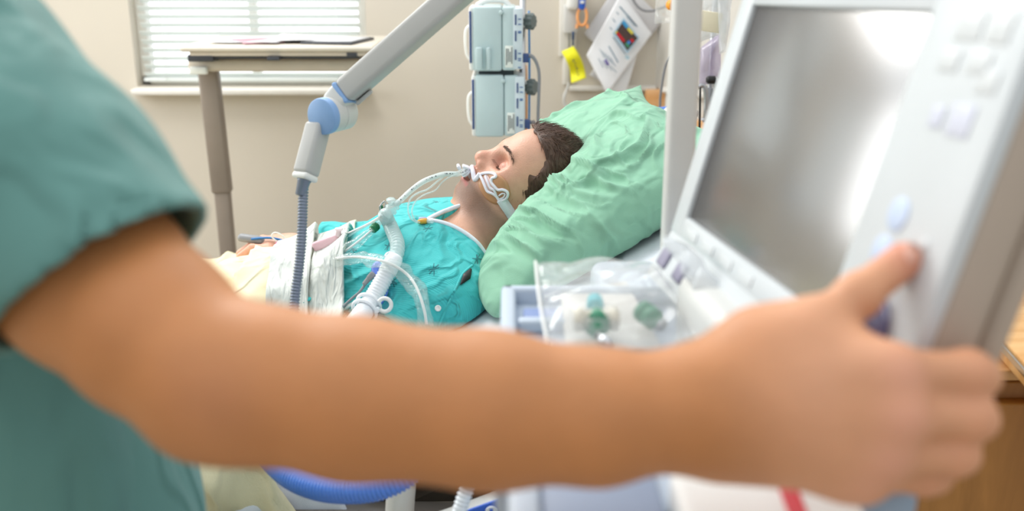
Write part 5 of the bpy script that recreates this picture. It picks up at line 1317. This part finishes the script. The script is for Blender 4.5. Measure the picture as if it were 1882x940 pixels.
# ================================================================ ARTICULATED SUPPORT ARM
sa = thing('support_arm', 'grey jointed support arm with a blue round joint and ribbed gooseneck', 'support arm', A(537, 567, 1.45))
jf = A(589, 215, 1.44); ja = np.array([.52, .85, .02]); ja /= np.linalg.norm(ja)
V, F = lathe(jf, ja, [(0, .024), (.0015, .0262), (.004, .0268), (.012, .0268), (.0125, .0262)], 48); mk('blue_cap', V, F, blue_m, sa, angle=35)
V, F = lathe(jf+ja*.012, ja, [(0, .0262), (.018, .0264), (.0185, .0256), (.0195, .0256), (.020, .0264), (.040, .0262), (.046, .022)], 48); mk('joint_barrel', V, F, greyl_m, sa, angle=35)
V, F = lathe(jf+ja*.046, ja, [(0, .023), (.004, .023), (.006, .019)], 40); mk('rear_cap', V, F, mat('pale_cyan_cap', '#C9E2E6', .4, noise_amt=.02), sa, angle=35)
jc = jf+ja*.026
u0 = A(612, 190, 1.465); u1 = A(826, 2, 1.40); ud = u1-u0
colp = A(1253, 200, 1.18); 
kk = (1.22-u0[1])/ud[1]
uend = u0+ud*2.35
def beam(name, p, q, w, h, m_, parent, bev=.008, seg=4, roll=None):
    d = (q-p); L_ = np.linalg.norm(d); d = d/L_; up_ = np.cross(d, np.cross(ja, d)); up_ = ja-d*(ja@d); up_ /= np.linalg.norm(up_); s_ = np.cross(up_, d)
    V, F = box((p+q)/2, (L_, w, h), np.stack([d, s_, up_], 1), bev=bev, seg=seg); return mk(name, V, F, m_, parent, angle=50)
beam('upper_arm', u0+ud*.11, uend, .037, .036, grey_m, sa)
beam('elbow_neck', jc*.35+u0*.65, u0+ud*.115, .036, .034, greyl_m, sa)
beam('blue_band', u0+ud*.085, u0+ud*.118, .0362, .0352, blue_m, sa)
V, F = box(u0+ud*.20-np.array([0, 0, .02])+np.array([.012, 0, 0]), (.03, .012, .006), ry(-.7), bev=.002); mk('latch', V, F, grey_m, sa)
l0 = A(586, 228, 1.462); l1 = A(561.5, 322, 1.45)
beam('lower_arm', l0, l1, .0300, .030, grey_m, sa, .006)
ld = (l1-l0)/np.linalg.norm(l1-l0)
beam('end_collar', l1-ld*.002, l1+ld*.008, .0285, .0285, white_m, sa, .004)
V, F = lathe(l1+ld*.008, ld, [(0, .011), (.002, .0095), (.022, .0075), (.024, .006)], 24); mk('neck_ferrule', V, F, neck_m, sa)
GN = [l1+ld*.012]+ppt([(558, 345), (556.5, 375), (555.5, 410), (553.5, 450), (549, 495), (542, 550)], 1.45, 1.43)+[A(541, 600, 1.42), A(556, 640, 1.43), A(590, 650, 1.48), A(620, 625, 1.51), A(640, 600, 1.53)]
V, F = tube(GN, .0069, 20, corr=.0013, pitch=.0046); mk('gooseneck', V, F, neck_m, sa)
e_ = uend; V, F = lathe(e_-ja*.03, ja, [(0, .026), (.06, .026)], 40); mk('shoulder_joint', V, F, blue_m, sa)
ct_ = np.array([colp[0], colp[1], e_[2]])
beam('shoulder_link', e_+np.array([0, 0, -.0]), ct_+np.array([0, .0, -.01]), .035, .03, grey_m, sa)

# ================================================================ VENTILATOR
ve = thing('ventilator', 'white ventilator with a big tilted touch screen that the nurse\'s hand grips', 'ventilator', (.23, .80, 0))
ZT = 1.052
V, F = box((.1175, .80, .74), (.245, .52, .60), bev=.02, seg=3); mk('housing', V, F, ventbody_m, ve, angle=40)
V, F = box((.20, 1.12, .80), (.20, .20, .5), bev=.015, seg=3); mk('rear_housing', V, F, ventbody_m, ve, angle=40)
m = MB(); m.box((.12, .85, .27), (.18, .26, .36), bev=.02); m.box((.12, .85, .085), (.42, .56, .05), bev=.02)
for x in (-.06, .30):
    for y in (.6, 1.1): m.lathe((x-.015, y, .05), (1, 0, 0), [(0, .035), (.004, .05), (.026, .05), (.03, .035)], 20, 1); m.box((x, y, .075), (.03, .05, .03), bev=.005)
m.build('wheeled_stand', [ventbody_m, black_m], ve)
V, F = box((colp[0], colp[1], (e_[2]+.03+.9)/2), (.034, .034, e_[2]+.03-.9), bev=.008, seg=3); mk('column', V, F, column_m, ve, angle=50)
# top tray: rim, recess, handle slot
def tbox(name, x0, x1, y0, y1, z0, z1, m_, bev=.004, parent=ve):
    V, F = box(((x0+x1)/2, (y0+y1)/2, (z0+z1)/2), (x1-x0, y1-y0, z1-z0), bev=bev, seg=3); return mk(name, V, F, m_, parent, angle=40)
pc = WZ(928, 545, 1.06); xl = pc[0]-.004; yF = pc[1]
tray = tbox('top_tray', xl+.003, .19, .60, yF, ZT-.004, ZT+.004, ventbody_m)
for nm, a in (('tray_rim', (xl, xl+.016, .60, yF, ZT, ZT+.022)), ('tray_rim', (xl, .19, yF-.014, yF, ZT, ZT+.022))): tbox(nm, *a, ventbody_m, .005, tray)
sl0 = WZ(962, 577, 1.07); sl1 = WZ(1000, 556, 1.07)
tbox('handle_slot', sl0[0], sl1[0]+.02, sl0[1], sl1[1], ZT+.002, ZT+.012, navy_m if 0 else mat('slot_blue', '#7B90C0', .5, noise_amt=.03), .003, tray)
tbox('slot_frame', sl0[0]-.006, sl1[0]+.02, sl0[1]-.022, sl0[1]-.006, ZT+.004, ZT+.018, ventbody_m, .004, tray)
k1 = WZ(1262, 560, 1.07); k2 = WZ(1330, 640, 1.07)
V, F = slab([WZ(x, y, ZT+.012) for x, y in ((1225, 520), (1262, 520), (1345, 645), (1290, 645))], (0, 0, 1), .006); mk('key_strip', V, F, ventbody_m, ve, smooth=False)
m = MB()
for i in range(6):
    f_ = i/5; q = WZ(1246+48*f_, 530+100*f_, ZT+.0205); m.box(q, (.020, .011, .004), rz(1.1), bev=.0015)
m.build('keys', ventdark_m, ve)
V, F = slab([WZ(x, y, ZT+.004) for x, y in ((1262, 520), (1300, 535), (1420, 645), (1345, 645))], (0, 0, 1), .010); mk('side_channel', V, F, ventdark_m, ve, smooth=False)
# monitor head
MC = np.array([0.2359087, 0.85172118, 1.27074682]); me1 = np.array([0.12267853, -0.99195232, 0.03131407]); mup = np.array([0.25884338, 0.06244063, 0.963899]); mn = np.array([-0.95809712, -0.11014427, 0.26442041])
RM = np.stack([me1, mup, mn], 1)
def mp_(u, v, w=0.): return MC+me1*u+mup*v+mn*w
mon = mk('monitor_head', *box(mp_(.0405, .022, -.0225), (.493, .314, .037), RM, .010, 3), side_m, ve, angle=40)
U0, U1, V0, V1 = -.206, .287, -.135, .179
def mbox(name, u0, u1, v0, v1, w0, w1, m_, bev=.001, parent=mon):
    V, F = box(mp_((u0+u1)/2, (v0+v1)/2, (w0+w1)/2), (u1-u0, v1-v0, w1-w0), RM, bev, 2); return mk(name, V, F, m_, parent, angle=40)
fr = MB()
def fb(u0, u1, v0, v1, w0=-.008, w1=.004): fr.box(mp_((u0+u1)/2, (v0+v1)/2, (w0+w1)/2), (u1-u0, v1-v0, w1-w0), RM, .0035)
fb(U0, -.170, V0, V1); fb(.170, U1, V0, V1); fb(-.172, .172, V0, -.1117); fb(-.172, .172, .1117, V1)
fr.build('front_bezel', bezel_m, mon)
mbox('screen', -.172, .172, -.113, .113, -.006, -.001, screen_m, .0003)
mbox('rear_casing', U0+.012, U1-.003, V0+.014, V1-.012, -.060, -.038, side_m, .008)
mbox('side_groove', U0+.02, U1+.0004, V0+.012, V1-.012, -.0405, -.0372, sidel_m, .0004)
for i in range(4): mbox('soft_key', -.150+.052*i, -.118+.052*i, -.129, -.1185, .0035, .0055, palekey_m, .001)
mbox('status_light', -.172+.01, -.08, .118, .124, .0035, .005, white_m, .001)
def mdisc(name, px, py, r, h, m_, sq=1.):
    q = WP(px, py, mp_(0, 0, .004), mn); V, F = lathe(q, mn, [(-.001, r), (h*.6, r), (h, r*.88)], 28); return mk(name, V, F, m_, mon, angle=50)
mdisc('round_key', 1652, 395, .0115, .0016, bluekey_m); mdisc('round_key', 1621, 463, .0115, .0016, bluekey_m); mdisc('round_key', 1700, 450, .004, .001, palekey_m)
kq = WP(1603, 598, mp_(0, 0, .004), mn); V, F = lathe(kq, mn, [(0, .020), (.003, .021), (.004, .018), (.014, .0165), (.017, .013), (.0175, .004)], 36); mk('control_knob', V, F, knobpurple_m, mon, angle=50)
for (px, py, w_, h_) in ((1785, 45, .028, .020), (1840, 50, .022, .02), (1745, 110, .022, .014), (1800, 115, .022, .014), (1722, 215, .014, .014), (1765, 222, .024, .020), (1815, 150, .02, .014)):
    q = WP(px, py, mp_(0, 0, .0045), mn); V, F = box(q, (w_, h_, .0012), RM, .0004); mk('soft_key', V, F, palekey_m if py < 180 else mat('lilac_key', '#CDD0DE', .4, noise_amt=.02), mon)
# lower chin of the monitor with slate keys
ch = MB(); cw = [mp_(U0+.004, V0+.004, .002), mp_(U1-.10, V0+.004, .002), mp_(U1-.10, V0-.052, .016), mp_(U0+.004, V0-.052, .016)]
V, F = slab(cw, -mn, .03); mk('lower_panel', V, F, bezel_m, mon, smooth=False)
dn_ = (mp_(0, V0-.052, .016)-mp_(0, V0+.004, .002)); dn_ /= np.linalg.norm(dn_); cn_ = np.cross(me1, -dn_); cn_ /= np.linalg.norm(cn_); RC = np.stack([me1, -dn_, cn_], 1)
for u_ in (-.175, -.118, -.070, -.022, .026, .074):
    q = mp_(u_, V0-.026, .0105); V, F = box(q, (.026, .020, .006), RC, .004, 3); mk('slate_key', V, F, slate_m, mon)
V, F = box(mp_(.04, -.16, -.03)+np.array([.0, 0, -.0]), (.20, .06, .045), RM, .01); mk('tilt_mount', V, F, greyl_m, mon)
V, F = box((.20, .84, 1.085), (.07, .16, .09), rz(.1), .015); mk('mount_foot', V, F, greyl_m, ve)

# things lying on the ventilator
bgp = [WZ(984, 486, 1.115), WZ(1196, 480, 1.115), WZ(1312, 648, 1.078), WZ(1008, 648, 1.078)]
crumple('clear_packet', bgp, .017, bag_m, 'large clear plastic packet with green fittings, lying on the ventilator tray', 'packet', .007, 71, n=70, f=(5, 26))
V, F = tube([bgp[0]+[0, 0, .003], (bgp[0]+bgp[3])/2+[-.002, 0, .004], bgp[3]+[0, 0, .003]], .0014, 8); mk('packet_seal', V, F, white_m, None, label='white sealed left edge of the large clear packet', cat='seal')
inn = lambda x, y, z=1.095: WZ(x, y, z)
V, F = lathe(inn(1178, 570), inn(1208, 592, 1.09)-inn(1178, 570), [(0, .008), (.001, .0105), (.009, .0108), (.0095, .0098), (.012, .0098), (.0125, .0108), (.020, .0105), (.021, .007), (.028, .006)], 24); g_ = mk('connector_fitting', V, F, green2_m, None, label='ribbed green fitting at the right inside the clear packet', cat='fitting')
V, F = lathe(inn(1206, 590, 1.09), inn(1222, 604, 1.085)-inn(1206, 590, 1.09), [(0, .0065), (.006, .0075), (.010, .005)], 18); mk('metal_tip', V, F, metal_m, g_)
tf = thing('tube_fitting', 'cream T-shaped fitting with green collar and cyan cap inside the clear packet', 'fitting', inn(1094, 590, 1.085))
V, F = lathe(inn(1054, 588), inn(1133, 586)-inn(1054, 588), [(0, .010), (.001, .0115), (.008, .0115), (.009, .0095), (.033, .0095), (.034, .0115), (.041, .0115), (.042, .010)], 24); mk('cross_piece', V, F, mat('cream_fitting', '#DDD8C8', .35, noise_amt=.02), tf)
V, F = lathe(inn(1096, 580), inn(1098, 618, 1.088)-inn(1096, 580), [(0, .009), (.007, .010), (.009, .0125), (.018, .0125), (.019, .008), (.030, .007)], 24); mk('green_collar', V, F, green2_m, tf)
V, F = lathe(inn(1094, 566), inn(1093, 546, 1.1)-inn(1094, 566), [(0, .0085), (.006, .0085), (.008, .0075), (.014, .0075), (.015, .005)], 24); mk('cyan_cap', V, F, cyan_m, tf)
V, F = lathe(inn(1100, 616, 1.09), inn(1120, 634, 1.088)-inn(1100, 616, 1.09), [(0, .004), (.012, .005), (.022, .004)], 16); mk('metal_stem', V, F, metal_m, tf)
def slip(name, pts, z, m_, label, cat, th=.002): 
    V, F = slab([WZ(x, y, z) for x, y in pts], (0, 0, 1), th); return mk(name, V, F, m_, None, label=label, cat=cat, smooth=False)
slip('paper_insert', [(1030, 545), (1150, 520), (1215, 640), (1040, 645)], 1.066, mat('grey_insert', '#D9D4CC', .7, noise_amt=.03), 'grey paper insert under the fittings in the clear packet', 'paper')
crumple('crumpled_wrapper', [WZ(1222, 432, 1.16), WZ(1262, 452, 1.16), WZ(1400, 640, 1.09), WZ(1335, 640, 1.09)], .010, filmw_m, 'shiny crumpled wrapper trailing along the monitor\'s lower edge', 'wrapper', .010, 81, n=50, f=(8, 30))
# in front, below the nurse's forearm
bw = thing('white_box', 'white plastic box with a red stripe, below the nurse\'s wrist', 'box', WZ(1400, 900, ZT+.002))
c0_ = WZ(1228, 862, 1.085); c1_ = WZ(1545, 862, 1.085)
V, F = box(((c0_[0]+c1_[0])/2, c0_[1]-.055, (1.085+ZT)/2+.001), (c1_[0]-c0_[0], .11, 1.085-ZT-.002), bev=.007, seg=3); mk('box_body', V, F, white_m, bw)
ra = WZ(1437, 868, 1.0855); rb = WZ(1472, 960, 1.0855); dr_ = rb-ra; dr_[2] = 0; L_ = np.linalg.norm(dr_); dr_ /= L_
V, F = box((ra+rb)/2, (L_, .012, .0016), np.stack([dr_, np.cross([0, 0, 1.], dr_), [0, 0, 1.]], 1)); mk('red_stripe', V, F, red_m, bw, smooth=False)
V, F = box(WZ(1098, 905, 1.062), (.085, .10, .014), rz(.02), .004); fo = mk('front_tray', V, F, ventdark_m, ve)
V, F = box(WZ(962, 915, 1.068), (.022, .12, .018), rz(.0), .004); mk('tray_lip', V, F, ventbody_m, ve)
V, F = box(WZ(1600, 912, 1.07), (.05, .035, .02), rz(.2), .004); mk('slate_box', V, F, mat('slate_box_plastic', '#8FA3B8', .4, noise_amt=.03), None, label='small blue-grey box right of the white box, below the hand', cat='box')
# ================================================================ NURSE
NV = []; NF = []; NT = []
# right arm and hand, one surface
arm = [(A(-150, 180, .690), .074), (A(40, 385, .660), .0665), (A(170, 510, .635), .0585), (A(280, 606, .612), .0515), (A(385, 688, .595), .0455), (A(480, 708, .592), .0452)]
fore = [(A(480, 706, .590), .0462), (A(650, 733, .592), .0474), (A(900, 754, .596), .0464), (A(1100, 766, .600), .0400), (A(1250, 755, .604), .0348), (A(1345, 750, .606), .0322)]
lo = np.min([p for p, _ in arm+fore], 0)-.09; hi = np.max([p for p, _ in arm+fore], 0)+.06
D_ = lambda x, y, d: A(x, y, d)
H_ = SDF((lo[0], lo[1]-.0, lo[2]-.02), (A(1860, 700, .6)[0]+.02, hi[1]+.03, hi[2]), .0026)
for ch_ in (arm, fore):
    for (a, ra), (b, rb) in zip(ch_[:-1], ch_[1:]): H_.cone(a, b, ra, rb, k=.012)
H_.ell(A(395, 752, .60), (.026, .028, .022), k=.03)
# wrist -> palm
rf = [.0125, .0126, .0120, .0104]
W1 = D_(1350, 715, .606); W2 = D_(1350, 785, .608)
mcp = [D_(1640, 684, .575), D_(1645, 762, .572), D_(1620, 832, .580), D_(1580, 872, .592)]
pip = [D_(1778, 688, .584), D_(1782, 766, .584), D_(1750, 834, .592), D_(1698, 874, .604)]
dip = [D_(1800, 692, .612), D_(1796, 772, .612), D_(1764, 838, .618), D_(1716, 878, .628)]
tip = [D_(1800, 697, .636), D_(1790, 778, .636), D_(1756, 846, .640), D_(1702, 884, .646)]
H_.cone(D_(1345, 722, .606), mcp[0], .026, .0140, k=.03); H_.cone(D_(1345, 740, .604), mcp[1], .027, .0140, k=.03)
H_.cone(D_(1345, 770, .606), mcp[2], .026, .0135, k=.03); H_.cone(D_(1345, 785, .61), mcp[3], .022, .0135, k=.03)
H_.cone(mcp[0]+[-.012, 0, 0], mcp[3]+[-.010, 0, 0], .0120, .0110, k=.02)
H_.cone(D_(1420, 655, .612), D_(1540, 672, .602), .022, .018, k=.03)          # thenar / web
for i in range(4): H_.ell(mcp[i]-FWD*.005, (.012, .010, .0115), k=.014)
# thumb
T0_ = D_(1415, 640, .612); T1_ = D_(1490, 602, .606); T2_ = D_(1578, 543, .612); T3_ = D_(1662, 478, .624)
H_.cone(T0_, T1_, .022, .0150, k=.03); H_.cone(T1_, T2_, .0145, .0120, k=.010); H_.cone(T2_, T3_, .0122, .0118, k=.006); H_.ell(T2_, (.0132, .0130, .0130), k=.008)
H_.cone(D_(1480, 625, .604), D_(1560, 672, .598), .013, .012, k=.02)
for i in range(4):
    r = rf[i]; Fg_ = [(mcp[i], r*1.10), (pip[i], r*1.04), (dip[i], r*.95), (tip[i], r*.85)]
    for (a, ra), (b, rb) in zip(Fg_[:-1], Fg_[1:]): H_.cone(a, b, ra, rb, k=.007)
    H_.ell(pip[i], (r*1.12,)*3, k=.006)
Vh, Fh = H_.mesh(2)
NV.insert(0, Vh); NF.insert(0, Fh)
# torso, head, left arm, legs: coarser field (mostly outside the picture)
RS = A(-150, 160, .700)
B = SDF((-1.05, .40, .02), (RS[0]+.12, 1.12, 1.92), .010)
ch0 = np.array([-.60, .80, 1.30]); hipc = np.array([-.50, .86, .88])
B.cone(RS, RS+[-.34, .12, .0], .07, .07, k=.05); B.cone(ch0, hipc, .13, .135, k=.08)
LS = RS+[-.36, .12, .0]
B.cone(LS, LS+[-.06, .02, -.28], .055, .045, k=.03); B.cone(LS+[-.06, .02, -.28], LS+[.0, .14, -.50], .042, .030, k=.03); B.ell(LS+[.01, .16, -.56], (.035, .03, .06), k=.03)
nb_ = (RS+LS)/2+[0, .01, .06]
B.cone(nb_, nb_+[.02, .04, .12], .058, .055, k=.03); hd_ = nb_+[.04, .07, .25]
B.ell(hd_, (.078, .098, .115), k=.03); B.ell(hd_+[0, .03, -.06], (.055, .065, .065), k=.03); B.ell(hd_+[.0, .105, -.02], (.012, .016, .022), k=.012)
for s in (-1, 1): B.ell(hd_+[s*.08, 0, -.01], (.010, .02, .032), k=.006); B.cone(hipc+[s*.09, 0, -.02], (hipc[0]+s*.10, hipc[1]+.02, .48), .085, .06, k=.04); B.cone((hipc[0]+s*.10, hipc[1]+.02, .48), (hipc[0]+s*.10, hipc[1], .10), .055, .04, k=.03); B.cone((hipc[0]+s*.10, hipc[1]-.02, .06), (hipc[0]+s*.10, hipc[1]+.14, .055), .035, .03, k=.03)
vb, fb_ = B.mesh(2); NV.append(vb); NF.append(fb_)
n0 = 0; FF = []
for v, f in zip(NV, NF): FF.append(f+n0); n0 += len(v)
NVa = np.concatenate(NV); NFa = np.concatenate(FF)
tn = np.ones((len(NVa), 3))*np.array(lin('#BC7C49')[:3])
def tcol(c, w):
    global tn
    tn = tn*(1-w[:, None])+np.array(lin(c)[:3])*w[:, None]
def near(p, r): return np.exp(-(((NVa-p)**2).sum(1))/r**2)
hx = sm(NVa[:, 0], A(1350, 700, .6)[0]-.03, A(1500, 700, .6)[0]); tcol('#D69C78', hx*.8)
for p in mcp: tcol('#E0A08C', near(p-FWD*.012, .014)*.55)
for p in pip: tcol('#D88E74', near(p, .013)*.5)
tcol('#E08E7C', near(T3_, .017)*.8); tcol('#B87C58', near(A(380, 745, .54), .03)*.45)
nurse = mk('person', NVa, NFa, skin_n, None, tint=tn, label='nurse in a teal scrub top seen from behind, bare arm reaching to the ventilator screen', cat='person')
NB = bvh_of(Vh, Fh)
patch('thumbnail', [(1664, 452), (1676, 446), (1686, 452), (1688, 466), (1682, 482), (1671, 486), (1662, 470)], (1675, 466), NB, .0003, .0010, nail_m, nurse, rings=4)
V, F = lathe(hd_+[0, -.02, .02], (0, 0, 1), [(-.02, .0), (-.0, .0)], 4)
hs = SDF(hd_-.15, hd_+.17, .006); hs.ell(hd_+[0, -.012, .016], (.090, .106, .118)); hs.cut(lambda x, y, z: np.minimum((y-(hd_[1]+.045)), 9)+0*x+0*z-.6*np.clip(z-hd_[2]-.03, 0, 1)); hs.cut(lambda x, y, z: -(z-hd_[2]+.07)+0*x+0*y)
v, f = hs.mesh(1); mk('hair', v, f, hair_m, nurse)
# scrub top: torso plus a hollow sleeve cut off square to the arm
Cs = SDF((-1.06, .36, .70), (A(380, 380, .62)[0]+.03, 1.16, 1.62), .0050)
Cs.cone(RS, RS+[-.36, .12, .0], .092, .092, k=.05); Cs.cone(ch0, hipc+[0, 0, .05], .150, .150, k=.08)
Cs.ell(hipc+[.0, -.0, -.0], (.19, .165, .20), k=.06)
Cs.cone(LS, LS+[-.05, .02, -.20], .075, .075, k=.03)
Cs.cone(nb_+[0, -.02, -.04], nb_+[.0, 0, .03], .09, .075, k=.05)
a3, a2 = arm[1][0], arm[3][0]; adir = (a2-a3)/np.linalg.norm(a2-a3)
Cs.cone(RS, A(60, 345, .685), .098, .090, k=.03); Cs.cone(A(60, 345, .685), A(235, 535, .62), .090, .0805, k=.02); Cs.cone(A(235, 535, .62), A(330, 640, .59), .0805, .079, k=.01)
hemc = A(205, 512, .628)
_R, _L, _M = A(357, 392, .632), A(0, 675, .650), A(150, 476, .562); hn_ = np.cross(_L-_R, _M-_R); hn_ /= np.linalg.norm(hn_)
if hn_ @ adir < 0: hn_ = -hn_
def hemcut(x, y, z): return (x-_R[0])*hn_[0]+(y-_R[1])*hn_[1]+(z-_R[2])*hn_[2]
dS = SDF((-1.06, .36, .70), (A(380, 380, .62)[0]+.03, 1.16, 1.62), .0050)
dS.cone(RS, A(40, 370, .660), .100, .094, k=.03); dS.cone(A(40, 370, .660), A(300, 620, .606), .094, .0690, k=.02)
hp_ = hemcut(Cs.ax[0].reshape(-1, 1, 1), Cs.ax[1].reshape(1, -1, 1), Cs.ax[2].reshape(1, 1, -1))
body_only = SDF((-1.06, .36, .70), (A(380, 380, .62)[0]+.03, 1.16, 1.62), .0050)
body_only.cone(RS, RS+[-.36, .12, .0], .092, .092, k=.05); body_only.cone(ch0, hipc+[0, 0, .05], .150, .150, k=.08); body_only.ell(hipc, (.168, .155, .20), k=.06); body_only.cone(A(180, 985, .90), A(50, 640, .86), .072, .09, k=.06)
body_only.cone(LS, LS+[-.05, .02, -.20], .075, .075, k=.03); body_only.cone(nb_+[0, -.02, -.04], nb_+[.0, 0, .03], .09, .075, k=.05)
sleeve_v = np.maximum(dS.V, hp_)
hol = SDF((-1.06, .36, .70), (A(380, 380, .62)[0]+.03, 1.16, 1.62), .0050)
hol.cone(A(100, 425, .650), A(360, 680, .592), .074, .0610)
sleeve_v = np.maximum(sleeve_v, -hol.V)
k = .03; hh = np.maximum(k-np.abs(sleeve_v-body_only.V), 0)/k; body_only.V = (np.minimum(sleeve_v, body_only.V)-hh*hh*k/4).astype(np.float32)
s1_, s2_ = Wn(91, 14, 1.2, 3), Wn(92, 10, .6, 1.4)
body_only.disp(lambda x, y, z: -.016*ridge(s1_(x*1.2+.1*s2_(x, y, z), y, z*.35), .5)*np.clip((1.16-z)*6, 0, 1)-.0022*ridge(s1_(z, x, y), .5)+.001)
body_only.cut(lambda x, y, z: -(z-.74)+0*x+0*y)
v, f = body_only.mesh(3); sc1_ = mk('scrub_top', v, f, scrub_m, nurse, label='teal short-sleeved scrub top')
Tp = SDF((hipc[0]-.30, hipc[1]-.25, .06), (hipc[0]+.30, hipc[1]+.30, .92), .009)
Tp.ell(hipc+[0, 0, -.02], (.16, .14, .15))
for s in (-1, 1): Tp.cone(hipc+[s*.09, 0, -.06], (hipc[0]+s*.105, hipc[1]+.02, .48), .100, .085, k=.04); Tp.cone((hipc[0]+s*.105, hipc[1]+.02, .48), (hipc[0]+s*.105, hipc[1], .16), .085, .08, k=.03)
Tp.cut(lambda x, y, z: -(z-.11)+0*x+0*y)
v, f = Tp.mesh(1); mk('scrub_trousers', v, f, pants_m, nurse)
for s in (-1, 1):
    sh_ = SDF((hipc[0]+s*.10-.08, hipc[1]-.12, -.0), (hipc[0]+s*.10+.08, hipc[1]+.25, .14), .005); sh_.cone((hipc[0]+s*.10, hipc[1]-.03, .055), (hipc[0]+s*.10, hipc[1]+.17, .045), .050, .042); sh_.cut(lambda x, y, z: -(z-.006)+0*x+0*y); v, f = sh_.mesh(1); mk('shoe', v, f, white_m, nurse)

# ---------------------------------------------------------------- groups of look-alikes
GR = {'window_blinds': 'window blinds', 'paper_sheet': 'loose paper sheets', 'electrical_cord': 'cords on the wall', 'monitor_cord': 'thin cords beside the column',
      'fluid_bag': 'fluid bags beside the column', 'suction_hose': 'blue suction hoses', 'pillow': 'green pillows', 'quilted_pad': 'white quilted pads', 'tubing_line': 'thin lines behind the pumps',
      'pilot_line': 'thin clear lines at the mouth', 'pressure_line': 'thin lines to the connector', 'wooden_block': 'orange wood panels', 'power_cable': 'cables of the infusion pumps', 'clear_packet': 'clear plastic packets'}
for o in scene.objects:
    if o.parent is None and o.name.split('.')[0] in GR and 'category' in o and 'group' not in o: o['group'] = GR[o.name.split('.')[0]]
